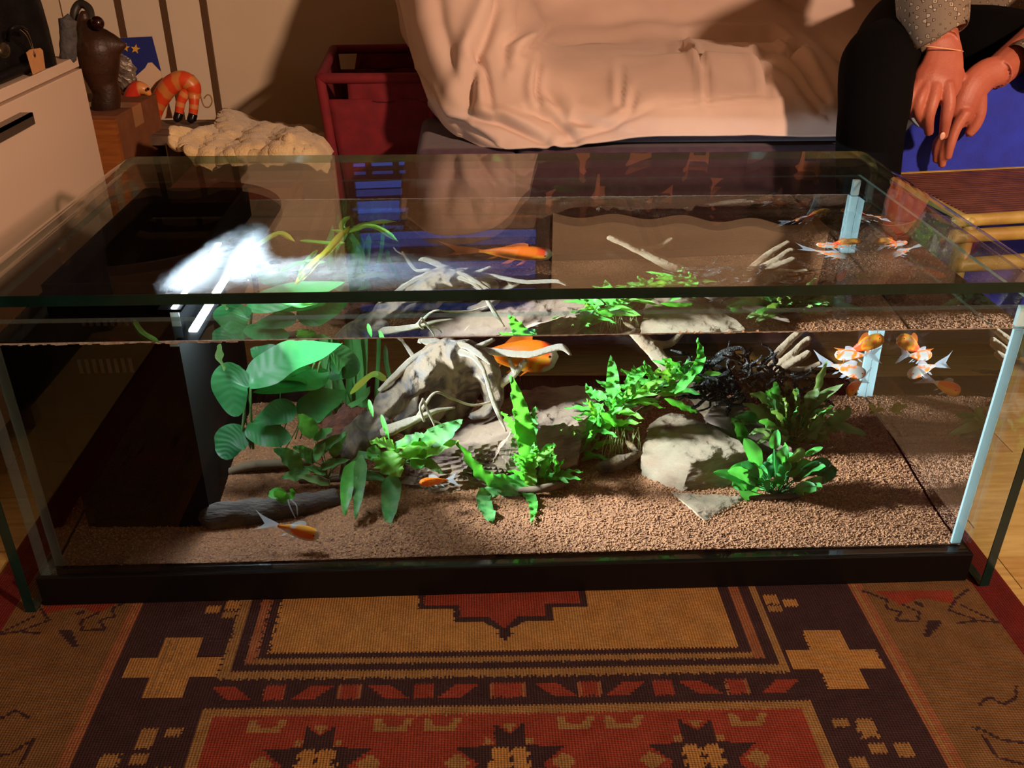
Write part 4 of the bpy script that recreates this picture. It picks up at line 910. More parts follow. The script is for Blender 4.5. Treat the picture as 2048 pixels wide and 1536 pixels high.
# throw: a control net of (px, py, depth) columns, refined and creased
NET = [
 [(770, -190, 1.36), (786, -60, 1.22), (802, 20, 1.12), (820, 100, 1.06), (842, 165, 1.01), (868, 222, .96), (910, 268, .90), (962, 294, .84)],
 [(830, -190, 1.22), (842, -60, 1.07), (852, 20, .99), (872, 100, .93), (898, 165, .895), (926, 222, .865), (962, 266, .835), (1006, 297, .805)],
 [(930, -190, 1.22), (940, -60, 1.05), (950, 20, .97), (966, 95, .91), (988, 160, .875), (1010, 215, .845), (1038, 260, .82), (1076, 294, .800)],
 [(1010, -190, 1.32), (1024, -60, 1.16), (1036, 15, 1.07), (1052, 85, .98), (1078, 150, .90), (1104, 205, .855), (1128, 250, .825), (1152, 291, .800)],
 [(1080, -190, 1.60), (1086, -60, 1.56), (1092, 20, 1.50), (1102, 80, 1.30), (1138, 130, 1.0), (1172, 190, .875), (1200, 240, .825), (1226, 281, .798)],
 [(1200, -190, 1.62), (1206, -60, 1.58), (1210, 10, 1.54), (1216, 76, 1.42), (1236, 118, 1.08), (1262, 180, .88), (1280, 232, .825), (1292, 273, .797)],
 [(1400, -190, 1.62), (1400, -60, 1.58), (1402, 8, 1.54), (1404, 72, 1.43), (1410, 112, 1.08), (1414, 178, .88), (1416, 230, .825), (1418, 270, .797)],
 [(1570, -190, 1.62), (1566, -60, 1.58), (1562, 10, 1.54), (1560, 76, 1.42), (1568, 116, 1.10), (1576, 180, .89), (1580, 232, .825), (1582, 271, .797)],
 [(1700, -190, 1.62), (1694, -60, 1.58), (1690, 15, 1.54), (1688, 86, 1.40), (1694, 130, 1.12), (1698, 190, .90), (1700, 236, .826), (1702, 271, .797)],
 [(1880, -190, 1.62), (1874, -60, 1.58), (1868, 18, 1.54), (1866, 92, 1.40), (1872, 136, 1.12), (1876, 192, .90), (1878, 238, .826), (1880, 270, .797)],
 [(2090, -190, 1.62), (2080, -60, 1.58), (2076, 18, 1.54), (2074, 95, 1.40), (2080, 138, 1.12), (2084, 194, .90), (2088, 240, .826), (2090, 272, .797)],
 [(2300, -190, 1.62), (2290, -60, 1.58), (2286, 18, 1.54), (2284, 95, 1.40), (2290, 138, 1.12), (2294, 194, .90), (2298, 240, .826), (2300, 272, .797)]]
NR, NC = 84, 210
colsP = [[(p[0], p[1], p[2]) for p in catmull(c, NR)] for c in NET]
G = np.zeros((NR, NC, 3))
for i in range(NR):
    row = catmull([Vector(colsP[k][i]) for k in range(len(NET))], NC)
    for j in range(NC): G[i, j] = row[j]
D = np.zeros((NR, NC))
def seg_d(px, py, P):
    best = np.full(px.shape, 1e9); side = np.zeros(px.shape); tt = np.zeros(px.shape)
    for k, ((a, b), (c, d)) in enumerate(zip(P[:-1], P[1:])):
        vx, vy = c - a, d - b; L2 = vx * vx + vy * vy; t = np.clip(((px - a) * vx + (py - b) * vy) / L2, 0, 1)
        ex, ey = px - a - t * vx, py - b - t * vy; e = np.hypot(ex, ey); m_ = e < best
        best = np.where(m_, e, best); side = np.where(m_, np.sign(vx * ey - vy * ex), side); tt = np.where(m_, (k + t) / (len(P) - 1), tt)
    return best, side, tt
FOLDS = [  # polyline, width px, depth m, ridge side
 ([(1000, -60), (996, 10), (955, 113), (938, 191), (928, 240)], 20, .022, 1), ([(950, 95), (967, 123), (984, 219)], 12, .016, 1), ([(1044, 10), (1048, 61), (1013, 85), (1010, 130)], 14, .018, -1),
 ([(870, -60), (880, 40), (905, 130), (930, 200)], 26, .012, 1), ([(1078, 120), (1073, 178), (1078, 215)], 10, .014, 1), ([(935, 236), (1000, 245), (1040, 262), (1090, 286)], 13, .016, -1), ([(1058, 222), (1106, 236), (1150, 282)], 14, .014, -1),
 ([(1085, 165), (1133, 239), (1225, 256)], 18, .012, -1), ([(1243, 130), (1243, 215)], 10, .008, 1), ([(1270, 180), (1262, 222), (1240, 240)], 10, .008, 1), ([(1375, 82), (1400, 110), (1415, 150), (1418, 208)], 9, .014, 1), ([(1490, 88), (1520, 118), (1534, 150), (1536, 190)], 11, .010, 1),
 ([(1380, 68), (1460, 76), (1540, 74), (1604, 130), (1652, 200)], 10, .016, -1), ([(1350, 85), (1440, 98), (1520, 106), (1590, 150), (1640, 220)], 12, .010, 1), ([(1610, 60), (1680, 110), (1740, 180)], 22, .014, 1), ([(1105, 85), (1200, 84), (1350, 76), (1500, 72)], 12, .010, -1),
 ([(1100, 60), (1060, 95), (1040, 110)], 12, .014, 1), ([(1340, 210), (1500, 190), (1700, 190)], 3.0, .0035, 1), ([(840, 150), (900, 236), (985, 286)], 9, .010, -1), ([(1500, -50), (1580, 0), (1690, 60)], 30, .014, 1), ([(1280, -60), (1330, 20), (1400, 60)], 40, .012, 1), ([(1310, 215), (1200, 262), (1120, 288)], 10, .006, 1)]
for P, w, a, sd_ in FOLDS:
    d, s_, t = seg_d(G[..., 0], G[..., 1], P); env = np.sin(np.pi * np.clip(t, .0, 1) ** .9 * .94 + .1).clip(0, 1) ** .5
    sg = d * s_ * sd_
    D += a * env * (-np.exp(-(d / (w * .55)) ** 2) + .75 * np.exp(-((sg - 1.5 * w) / (w * .9)) ** 2))
P3 = [[at(*G[i, j]) for j in range(NC)] for i in range(NR)]
mb = MB(); rows = []
for i in range(NR):
    r_ = []
    for j in range(NC):
        p = P3[i][j]; a = P3[min(i + 1, NR - 1)][j] - P3[max(i - 1, 0)][j]; b = P3[i][min(j + 1, NC - 1)] - P3[i][max(j - 1, 0)]
        n = a.cross(b); n.normalize()
        if n.y > 0: n = -n
        wob = .004 * mnoise.noise(p * 9) + .0015 * mnoise.noise(p * 26)
        r_.append(p + n * (D[i, j] + wob))
    rows.append(r_)
mb.grid(rows)
th = obj('throw_blanket', mb, throw_m, None, True, loc=(.9, 1.0, .44)); q = th.modifiers.new('thick', 'SOLIDIFY'); q.thickness = .005; q.offset = 1
tag(th, 'cream cotton throw draped in folds over the whole sofa', 'throw')
# second edge of the throw hanging behind the arm
mb = MB(); e0 = [(756, -190, 1.42), (778, -60, 1.30), (797, 20, 1.22), (806, 70, 1.19), (832, 108, 1.17), (850, 118, 1.165)]; e1 = [(800, -190, 1.40), (810, -60, 1.28), (822, 20, 1.20), (836, 70, 1.16), (852, 112, 1.14), (858, 126, 1.14)]
e2 = [(838, 120, 1.2), (838, 160, 1.16), (850, 195, 1.12), (872, 228, 1.07), (905, 262, 1.0)]; e3 = [(858, 120, 1.12), (862, 160, 1.08), (876, 195, 1.04), (900, 228, .99), (930, 262, .94)]
for a, b in ((e0, e1), (e2, e3)):
    A, B = catmull(a, 24), catmull(b, 24); mb.grid([[at(*A[i].lerp(B[i], j / 5)) for j in range(6)] for i in range(24)])
o = obj('throw_hem', mb, throw_m, th, True, loc=(.9, 1.0, .44)); q = o.modifiers.new('thick', 'SOLIDIFY'); q.thickness = .004

# dark animal print blanket lying over the top of the backrest
brown = mat('brown_blanket', lin((58, 34, 34)), .95, lin((50, 28, 30)), 30., bump=.3, bscale=500)
tanf = mat('tan_print', lin((170, 110, 80)), .95)
an = thing('animal_blanket', 'dark brown blanket with tan animal silhouettes on the sofa backrest', 'blanket', (.7, 1.58, .655))
mb = MB(); bx0, bx1 = .02, 1.02
rows = []
for i in range(26):
    r_ = []
    for j in range(60):
        x = bx0 + (bx1 - bx0) * j / 59; k = i / 25; rr2 = .02 * math.sin(j * .55) if j < 40 else 0
        edge = 1 - max(0, (x - (bx1 - .12)) / .12) ** 2 * .22
        zt_ = (.885 + .008 * math.sin(x * 30)) * (1 if x < .95 else edge); z = .655 + (zt_ - .655) * k
        r_.append(Vector((x, 1.592 - .012 * math.sin(k * 3) + .004 * math.sin(x * 20 + k * 4), z)))
    rows.append(r_)
mb.grid(rows); o = obj('cloth', mb, brown, an); q = o.modifiers.new('thick', 'SOLIDIFY'); q.thickness = .006; q.offset = 1
def silhouette(x, z, kind, s_=.05, f=1):
    A = {0: [(-1, .9), (-.8, 1.1), (-.6, .9), (-.5, .3), (.6, .3), (.8, .5), (.75, -.9), (.6, -.9), (.55, -.1), (-.3, -.1), (-.35, -.9), (-.5, -.9), (-.6, .1), (-.75, .7)],
         1: [(-.2, 1.2), (.1, 1.4), (.3, 1.2), (.15, 1.0), (.2, .5), (.45, .2), (.4, -.6), (.6, -.9), (-.4, -.9), (-.5, -.4), (-.9, -.8), (-.95, -.65), (-.45, .1), (-.2, .5)],
         2: [(-1, .3), (-.7, .6), (.4, .55), (.7, .9), (1, .7), (.75, .3), (.7, -.2), (.6, -.9), (.45, -.9), (.4, -.1), (-.4, -.1), (-.5, -.9), (-.65, -.9), (-.75, .1)]}[kind]
    v = [(x + f * a * s_, 1.577, z + b * s_) for a, b in A]; b_ = MB().add(v, [tuple(range(len(v)))[::1]]); o = obj('animal_print', b_, tanf, an, False); q = o.modifiers.new('thick', 'SOLIDIFY'); q.thickness = .003; q.offset = 0
k = 0
for zz in (.705, .80):
    for i in range(6):
        x = .10 + i * .165 + (.07 if k % 2 else 0)
        if x < .97: silhouette(x, zz, (i + k) % 3, .042, 1 if (i + k) % 2 else -1)
    k += 1

# ============================================================ red hamper
redc = mat('red_canvas', lin((120, 20, 30)), .85, lin((104, 16, 26)), 40., bump=.2, bscale=900)
hz_ = at(640, 157, 1.10).z
c0, c1 = at(640, 157, 1.10), at(865, 150, 1.10); c1.z = hz_; d0, d1 = atz(667, 99, hz_), atz(850, 96, hz_)
hp = thing('laundry_hamper', 'dark red canvas hamper with padded rails between blanket and sofa', 'hamper', ((c0.x + c1.x) / 2, 1.25, ZF + .001))
rt = .011
def rail(name, a, b, r=rt): obj(name, MB().tube([a, Vector(a).lerp(Vector(b), .5), b], [r, r, r], n=10, m=8), redc, hp)
rail('top_rail', c0, c1); rail('top_rail', d0, d1); rail('top_rail', c0, d0)
dn = Vector((.012, 0, 0))
def foot(c, dx=0): return Vector((c.x + dx, c.y, ZF + .006))
for c, dx in ((c0, .04), (c1, -.01), (d0, .03), (d1, -.01)): rail('post', c, foot(c, dx))
def cloth(name, a, b, c, d, notch=True):
    """hanging canvas panel with an arched opening by the corner post"""
    rows = []
    for i in range(14):
        t = i / 13; l, r_ = Vector(a).lerp(Vector(c), t), Vector(b).lerp(Vector(d), t); rows.append([l.lerp(r_, j / 16) + Vector((0, .006 * math.sin(j * .7) * t, 0)) for j in range(17)])
    o = obj(name, MB().grid(rows), redc, hp); q = o.modifiers.new('thick', 'SOLIDIFY'); q.thickness = .003
ins = .045
f0, f1, b0, b1 = foot(c0, .05), foot(c1, -.01), foot(d0, .04), foot(d1, -.01)
lp = lambda a, b, t: Vector(a).lerp(Vector(b), t)
cloth('front_panel', lp(c0, f0, .09) + Vector((.008, 0, 0)), lp(c1, f1, .09), f0 + Vector((.01, 0, .03)), f1 + Vector((0, 0, .03)))
cloth('front_panel', lp(c0, c1, .24), c1, lp(lp(c0, f0, .1), lp(c1, f1, .1), .22), lp(c1, f1, .1))
cloth('back_panel', lp(d0, b0, .10) + Vector((.006, 0, 0)), lp(d1, b1, .1), b0, b1)
cloth('back_panel', lp(d0, d1, .26), d1, lp(lp(d0, b0, .1), lp(d1, b1, .1), .2), lp(d1, b1, .1))
cloth('side_panel', lp(c0, f0, .0) + Vector((.0, .02, -.015)), lp(d0, b0, .0) + Vector((0, -.02, -.015)), f0 + Vector((0, .01, .03)), b0 + Vector((0, -.01, .03)))

# ============================================================ cream fleece heap on a low stool
fleece = mat('cream_fleece', lin((232, 206, 156)), .95, lin((214, 186, 136)), 25., bump=.8, bscale=240, sheen=.4)
st = thing('low_stool', 'low dark red stool under the cream fleece left of the hamper', 'stool', (-.53, 1.15, ZF))
stm = mat('red_brown_wood', lin((96, 40, 24)), .5)
obj('seat', MB().box((-.70, 1.0, .25), (-.44, 1.20, .275)), stm, st, False)
for x in (-.69, -.48):
    for y in (1.01, 1.16): obj('leg', MB().box((x, y, ZF + .0005), (x + .03, y + .03, .25)), stm, st, False)
FN = [[(334, 262, 1.05), (420, 262, 1.2), (445, 225, 1.42), (540, 255, 1.5), (600, 258, 1.4), (645, 272, 1.3)],
      [(336, 290, 1.03), (400, 272, 1.10), (470, 262, 1.22), (545, 262, 1.25), (610, 268, 1.2), (660, 285, 1.15)],
      [(352, 302, 1.02), (410, 292, 1.06), (470, 285, 1.10), (540, 278, 1.10), (612, 282, 1.06), (662, 305, 1.1)],
      [(372, 300, 1.0), (415, 312, 1.0), (470, 306, 1.0), (540, 300, .98), (612, 300, .98), (658, 325, 1.04)],
      [(395, 322, 1.0), (420, 335, .98), (470, 330, .98), (540, 330, .97), (606, 326, .97), (650, 350, 1.03)]]
R_, C_ = 60, 110
cp_ = [catmull([Vector(p) for p in r], C_) for r in FN]; rows = []
for i in range(R_): pass
colz = [catmull([cp_[k][j] for k in range(5)], R_) for j in range(C_)]
for i in range(R_):
    r_ = []
    for j in range(C_):
        p = at(*colz[j][i]); f = .012 * mnoise.noise(p * 22) + .007 * mnoise.noise(p * 70) + .010 * math.sin(j * .28 + i * .16 + 2 * mnoise.noise(p * 6)) * .6; r_.append(p + Vector((0, -.7, .7)) * f)
    rows.append(r_)
fl_o = obj('fleece_blanket', MB().grid(rows), fleece, None, True, loc=(-.53, 1.15, .36)); q = fl_o.modifiers.new('thick', 'SOLIDIFY'); q.thickness = .012
tag(fl_o, 'fluffy cream fleece heaped on the low stool beside the red hamper', 'blanket')
mb = MB(); c = at(572, 285, .985)
for i in range(12): mb.ball(c + Vector((random.uniform(-.012, .012), random.uniform(-.006, .006), random.uniform(-.010, .010))), .011, 8, 6)
o = obj('pompom', mb, fleece, fl_o, True, loc=(-.53, 1.15, .36))

# ============================================================ white cabinet, things on it
white_l = mat('white_lacquer', lin((226, 200, 176)), .35, spec=.4)
CXF, CZT, CY1 = -.85, .538, 1.055
cab = thing('drawer_cabinet', 'white lacquered drawer cabinet along the wall left of the aquarium', 'cabinet', (-1.1, .4, 0))
obj('body', MB().box((-1.42, -.35, .02), (CXF - .02, CY1 - .004, CZT - .02)), white_l, cab, False)
bevel(obj('top', MB().box((-1.43, -.36, CZT - .02), (CXF - .004, CY1, CZT)), white_l, cab, False), .0015)
for (y0, y1) in ((-.345, .35), (.354, CY1 - .002)):
    dr = obj('drawer', MB().box((CXF - .02, y0, .04), (CXF, y1, CZT - .024)), white_l, cab, False); bevel(dr, .0012)
    hy = (y0 + y1) / 2 if y0 < 0 else .66
    hd = MB(); zh = .487; hd.box((CXF, hy - .13, zh - .012), (CXF + .006, hy + .085, zh + .004)); hd.box((CXF + .006, hy - .13, zh - .002), (CXF + .022, hy + .085, zh + .004)); hd.box((CXF + .018, hy - .13, zh - .016), (CXF + .022, hy + .085, zh + .004))
    h = obj('handle', hd, mat('brushed_steel', lin((120, 110, 100)), .35, metal=.8), dr, False); h['label'] = 'grey metal bar handle'
leather = mat('black_leather', (.006, .005, .005), .45, (.010, .009, .008), 30., bump=.3, bscale=120, spec=.15)
mb = MB(); rows = []
bl = [(-1.34, .42), (-.92, .42), (-.885, .60), (-.878, .82), (-.885, .98), (-1.34, 1.01)]
for i in range(14):
    t = i / 13; k = 1 - .06 * t - .35 * max(0, t - .85) * 6 * (t - .85) ; zz = CZT + .002 + .44 * t; ctr = Vector((-1.12, .68, 0)); ring_ = []
    P_l = catmull([Vector((a, b, 0)) for a, b in bl + bl[:1]], 40)[:-1]
    for p in P_l: q = ctr + (p - ctr) * (k + .012 * mnoise.noise(p * 12 + Vector((0, 0, t * 3))) + .01 * math.sin(t * 9)); ring_.append(Vector((q.x, q.y, zz)))
    rows.append(ring_)
mb.grid(rows, wrap=True); mb.add([sum(rows[-1], Vector()) / 39] + rows[-1], [(0, i + 1, (i + 1) % 39 + 1) for i in range(39)])
bag = thing('leather_bag', 'bulky black leather bag standing on the white cabinet', 'bag', (-1.12, .68, CZT))
obj('body', mb, leather, bag)
a = at(30, 55, .80); obj('handle', MB().tube([at(16, 80, .80), at(22, 58, .78), at(40, 54, .80), at(52, 60, .83)], [.004] * 4, n=7), leather, bag)
obj('base_welt', MB().tube([Vector((-.905, .44, CZT + .012)), Vector((-.876, .62, CZT + .012)), Vector((-.870, .82, CZT + .012)), Vector((-.89, .99, CZT + .012))], [.01] * 4, n=8), leather, bag)
obj('plate', MB().ball(at(8, 100, .66), (.006, .02, .012), 10, 6), mat('dull_brass', lin((70, 60, 40)), .4, metal=.7), bag)
# luggage tag hanging over the cabinet's edge
paper = mat('tan_card', lin((206, 150, 96)), .8, lin((196, 140, 88)), 60.)
tg_ = thing('luggage_tag', 'tan card luggage tag on a string, hanging over the cabinet edge', 'tag', at(70, 150, .80))
X_ = CXF + .006; P_t = [atx(*p, X_) for p in ((53, 105), (60, 99), (80, 96), (85, 101), (90, 138), (66, 149))]
o = obj('card', MB().add(P_t, [tuple(range(6))]), paper, tg_, False); q = o.modifiers.new('thick', 'SOLIDIFY'); q.thickness = .0014; q.offset = 0
o = obj('eyelet', MB().ball(atx(69, 109, X_ + .001), (.0012, .0045, .0055), 12, 6), mat('eyelet_brown', lin((110, 62, 34)), .6), tg_); obj('eyelet_hole', MB().ball(atx(69, 111, X_ + .002), (.001, .0016, .0018), 8, 6), black, tg_)
strg = mat('string', lin((120, 96, 66)), .9)
obj('string', MB().tube([atx(69, 109, X_ + .002), atx(62, 92, X_), at(52, 70, .80), at(36, 57, .80), at(26, 60, .80)], [.0007] * 5, n=5).tube([atx(69, 109, X_ + .002), atx(64, 88, X_), at(56, 66, .80), at(46, 58, .81)], [.0007] * 4, n=5), strg, tg_)
# grey cloth bundle behind
greyc = mat('grey_cloth', lin((92, 88, 86)), .85, lin((60, 58, 58)), 60., bump=.5, bscale=200)
mb = MB().tube([at(136, 118, 1.03), at(136, 80, 1.035), at(136, 40, 1.04)], [.015, .016, .017], n=14, m=16, jit=.15)
o = obj('cloth_roll', mb, greyc, None, True, loc=(at(136, 118, 1.03).x, 1.03, CZT)); tag(o, 'rolled grey cloth standing between black bag and brown vessel', 'cloth')

# ============================================================ box, vessel and the little shelf things
zb_ = at(232, 232, 1.14).z
A, B_, C_t = at(232, 232, 1.14), atz(312, 188, zb_), atz(150, 238, zb_); A.z = zb_
E_ = A + (B_ - A) * 1.0; Wd = (B_ - A); Ld = Vector((-Wd.y, Wd.x, 0)).normalized() * .22
wood_b = mat('light_wood', lin((166, 100, 44)), .5, lin((140, 78, 32)), 12., stretch=(1, 1, 8), bump=.2, bscale=60)
card = mat('brown_card', lin((128, 78, 44)), .85, lin((116, 68, 38)), 30.)
bxt = thing('cardboard_box', 'brown cardboard box with a strip of tape carrying the brown vessel', 'box', A + Ld * .5 + Wd * .5 - Vector((0, 0, zb_ - ZF)))
def prism(P, z0, z1): 
    v = [Vector((p.x, p.y, z0)) for p in P] + [Vector((p.x, p.y, z1)) for p in P]; n = len(P)
    return MB().add(v, [tuple(range(n - 1, -1, -1)), tuple(range(n, 2 * n))] + [(i, (i + 1) % n, (i + 1) % n + n, i + n) for i in range(n)])
obj('carton', prism([A, B_, B_ + Ld, A + Ld], ZF + .001, zb_), card, bxt, False)
nW = Wd.normalized(); nL = Ld.normalized()
tpm = mat('packing_tape', lin((170, 122, 84)), .25)
pA, pB = A + Wd * .36 - nL * .0012, A + Wd * .58 - nL * .0012
obj('tape', prism([pA, pB, pB + nL * .0006, pA + nL * .0006], zb_ - .045, zb_ + .0006), tpm, bxt, False); obj('tape', prism([pA, pB, pB + Ld, pA + Ld], zb_ + .0002, zb_ + .0007), tpm, bxt, False)
w0 = A - nW * .0015
o = obj('wood_panel', prism([w0 - nW * .012, w0, w0 + Ld * 1.02, w0 - nW * .012 + Ld * 1.02], ZF + .001, zb_ - .006), wood_b, bxt, False); o['label'] = 'light wooden board against the box side'
cer = mat('brown_ceramic', lin((70, 42, 26)), .45, lin((44, 26, 16)), 14., bump=.25, bscale=160, spec=.5)
Yv_ = 1.22
vs_ = thing('bird_vessel', 'brown ceramic bird-headed vessel standing on the cardboard box', 'vessel', at(208, 212, Yv_))
C_s = [(209, 224, 26), (212, 205, 28), (213, 182, 26), (206, 165, 29), (200, 140, 37), (196, 115, 42), (194, 95, 43), (188, 78, 37), (181, 62, 25), (176, 45, 15)]
pp = [at(x, y, Yv_) for x, y, r in C_s]; ku = mpa(pp[4])
mb = MB().tube(pp, [r * ku for *_, r in C_s], n=24, m=44, up=(0, -1, 0)).tube([at(190, 100, Yv_), at(222, 92, Yv_), at(252, 90, Yv_)], [44 * ku, 30 * ku, 4 * ku], n=14, m=14)
mb.tube([at(168, 120, Yv_), at(160, 90, Yv_), at(164, 45, Yv_), at(170, 25, Yv_)], [16 * ku, 14 * ku, 11 * ku, 8 * ku], n=12, m=14)
o = obj('body', mb, cer, vs_); remesh(o, .0028, 6)
obj('knob', MB().ball(at(195, 46, Yv_ - .03), 12.5 * ku, 18, 12), mat('dark_glaze', lin((40, 16, 14)), .2), vs_)
o = obj('handle_loop', MB().tube([at(156, 70, Yv_), at(148, 30, Yv_ + .02), at(160, 8, Yv_ + .03), at(178, 18, Yv_ + .02), at(183, 45, Yv_)], [8 * ku] * 5, n=10), mat('grey_glaze', lin((52, 46, 40)), .5), vs_)

# low grey shelf under the wall panels
lz = at(385, 268, 1.32).z
shelf = thing('low_shelf', 'low grey wooden shelf along the back wall behind the cardboard box', 'shelf', (-.95, 1.55, ZF))
s0, s1 = at(445, 250, 1.46), at(445, 262, 1.46)
gw = mat('grey_wood', lin((136, 112, 94)), .7, lin((92, 72, 58)), 10., stretch=(1, 8, 1), bump=.2)
obj('board', MB().box((-1.35, 1.30, lz - .022), (at(443, 240, 1.46).x, 1.475, lz)), gw, shelf, False)
for x in (-1.32, -.80): obj('leg', MB().box((x, 1.34, ZF + .0005), (x + .03, 1.45, lz - .022)), gw, shelf, False)
# picture card leaning on the wall
YP = 1.458
pc = thing('picture_card', 'blue picture of a snowy peak under two gold stars, leaning on the wall', 'picture', at(285, 235, YP))
def flat(name, P, m, Y, par, th=.002): 
    o = obj(name, MB().add([at(x, y, Y) for x, y in P], [tuple(range(len(P)))]), m, par, False); q = o.modifiers.new('thick', 'SOLIDIFY'); q.thickness = th; q.offset = 0; return o
flat('backing', [(222, 77), (304, 73), (345, 236), (250, 240)], mat('card_white', lin((226, 196, 164)), .7), YP, pc, .006)
o = flat('sky', [(222, 77), (304, 73), (322, 142), (305, 124), (296, 125), (290, 136), (272, 152), (268, 140), (258, 128), (240, 115), (230, 110)], mat('picture_blue', lin((30, 42, 120)), .6), YP - .005, pc, .002)
def star(cx, cy, r): return [(cx + (r if i % 2 == 0 else r * .42) * math.sin(i * math.pi / 5 + .15), cy - (r if i % 2 == 0 else r * .42) * math.cos(i * math.pi / 5 + .15)) for i in range(10)]
gold = mat('gold_paint', lin((224, 170, 70)), .6)
flat('gold_star', star(271, 98, 10), gold, YP - .008, pc, .002); flat('gold_star', star(251, 95, 9), gold, YP - .008, pc, .002)
# crumpled foil
mb = MB(); c = at(250, 150, 1.40); ku = mpa(c); fo = random.Random(9)
mb.ball(c, (22 * ku, 14 * ku, 40 * ku), 20, 16); mb.v = [tuple(Vector(p) + Vector((mnoise.noise(Vector(p) * 60), mnoise.noise(Vector(p) * 60 + Vector((5, 0, 0))), mnoise.noise(Vector(p) * 60 + Vector((0, 5, 0))))) * .012) for p in mb.v]
o = obj('foil_parcel', mb, mat('crumpled_foil', lin((170, 158, 144)), .35, lin((110, 100, 92)), 60., metal=.5, bump=.6), None, False, loc=at(250, 190, 1.40)); tag(o, 'crumpled silver foil parcel between the vessel and the picture', 'parcel')
# red bird figurine (only its head shows)
YB_ = 1.37
bd = thing('bird_figurine', 'red and yellow wooden bird head peeking over the cardboard box', 'figurine', at(285, 215, YB_)); ku = mpa(at(285, 180, YB_))
def cb(i, t): return lin((214, 60, 40)) if i < .55 else lin((224, 150, 80))
bm_ = attr_mat('painted_wood', 'Col', .35, .5)
obj('head', MB().tube([at(258, 216, YB_), at(266, 188, YB_), at(276, 176, YB_), at(290, 180, YB_), at(302, 192, YB_)], [16 * ku, 15 * ku, 14 * ku, 11 * ku, 3 * ku], n=14, m=20, col=cb), bm_, bd)
obj('body', MB().tube([at(262, 260, YB_), at(262, 215, YB_)], [18 * ku, 15 * ku], n=14, m=8, col=lin((214, 60, 40))), bm_, bd)
obj('eye', MB().ball(at(296, 178, YB_ - .02), 3 * ku, 8, 6), black, bd)
# striped animal figurine
YC = 1.42
ct = thing('striped_animal', 'orange striped wooden animal figurine with black feet and curled wire tail', 'figurine', at(375, 243, YC)); ku = mpa(at(360, 180, YC))
def cs(i, t): return lin((222, 76, 34)) if math.sin(i * 38 + .6 * math.sin(t)) > -.1 else lin((216, 132, 66))
obj('body', MB().tube([at(316, 250, YC), at(313, 226, YC), at(320, 200, YC), at(340, 172, YC), at(364, 160, YC), at(384, 172, YC), at(388, 196, YC)], [5 * ku, 12 * ku, 17 * ku, 19 * ku, 18 * ku, 17 * ku, 13 * ku], n=18, m=64, col=cs), bm_, ct)
for (a_, b_, c_, r0) in (((376, 178), (363, 200), (358, 226), 12), ((386, 180), (388, 205), (386, 228), 13)):
    lg = obj('leg', MB().tube([at(*a_, YC), at(*b_, YC - .01), at(*c_, YC - .015)], [r0 * ku, 9.5 * ku, 8.5 * ku], n=14, m=24, col=lambda i, t: lin((222, 76, 34)) if math.sin(i * 16) > -.2 else lin((220, 140, 80))), bm_, ct)
    obj('foot', MB().tube([at(c_[0], c_[1] + 1, YC - .015), at(c_[0] - 3, c_[1] + 12, YC - .02), at(c_[0] - 3, c_[1] + 15, YC - .02)], [9 * ku, 9 * ku, 6 * ku], n=14, m=10), mat('black_gloss', (.006, .007, .01), .2), lg)
obj('tail', MB().tube([at(*p, YC) for p in ((380, 150), (388, 152), (396, 168), (402, 195), (408, 212), (418, 214), (424, 204), (421, 192), (414, 190), (408, 197))], [1.3 * ku] * 10, n=6, m=50), mat('tail_wire', lin((150, 110, 60)), .5), ct)
# brown jug glimpsed right of the fleece

# things above the picture's upper edge that the table glass mirrors
shade = thing('lamp_shade', 'dark brown hanging lamp shade above the low shelf, mirrored in the table glass', 'lamp', (-.92, 1.42, .80))
mb = MB().lathe([(.34, 0), (.335, .006), (.26, .10), (.12, .20), (.03, .235), (.005, .24)], (-.92, 1.42, .80), 40)
o = obj('shade', mb, mat('brown_shade', lin((52, 34, 24)), .7), shade); o.modifiers.new('thick', 'SOLIDIFY').thickness = .003
obj('cord', MB().tube([(-.92, 1.42, 1.03), (-.92, 1.42, 2.44)], [.003, .003], n=6), black, shade)

pt = thing('wall_painting', 'red, green and yellow painting on the back wall, mirrored in the table glass', 'painting', (-1.22, YW - .01, .88))
def wrect(name, P, m, d=0.): obj(name, MB().add([(x, YW - .022 - d, z) for x, z in P], [tuple(range(len(P)))]), m, pt, False).modifiers.new('thick', 'SOLIDIFY').thickness = .004
wrect('canvas', [(-1.42, .86), (-1.02, .86), (-1.02, 1.26), (-1.42, 1.26)], mat('paint_dark', lin((60, 44, 30)), .7))
wrect('red_shape', [(-1.34, 1.02), (-1.20, 1.0), (-1.16, 1.2), (-1.36, 1.22)], mat('paint_red', lin((170, 40, 26)), .7), .006)
wrect('green_shape', [(-1.30, .88), (-1.06, .88), (-1.08, 1.0), (-1.26, .99)], mat('paint_green', lin((30, 60, 40)), .7), .006)
wrect('yellow_shape', [(-1.15, 1.06), (-1.10, 1.06), (-1.09, 1.18), (-1.14, 1.18)], mat('paint_yellow', lin((190, 140, 50)), .7), .006)

pf = thing('reflection_blocker', 'unseen black leather block added to darken the reflection in the aquarium front pane', 'reflection_blocker', (-1.12, -.55, ZF))  # unseen seat block, added to darken what the front pane mirrors
o = obj('cushion', MB().box((-1.42, -.95, .05), (-.80, -.38, .36)), leather, pf, False); bevel(o, .04, 4)
for x in (-1.38, -.88):
    for y in (-.9, -.46): obj('foot', MB().box((x, y, ZF + .0005), (x + .04, y + .04, .052)), wood_dk, pf, False)
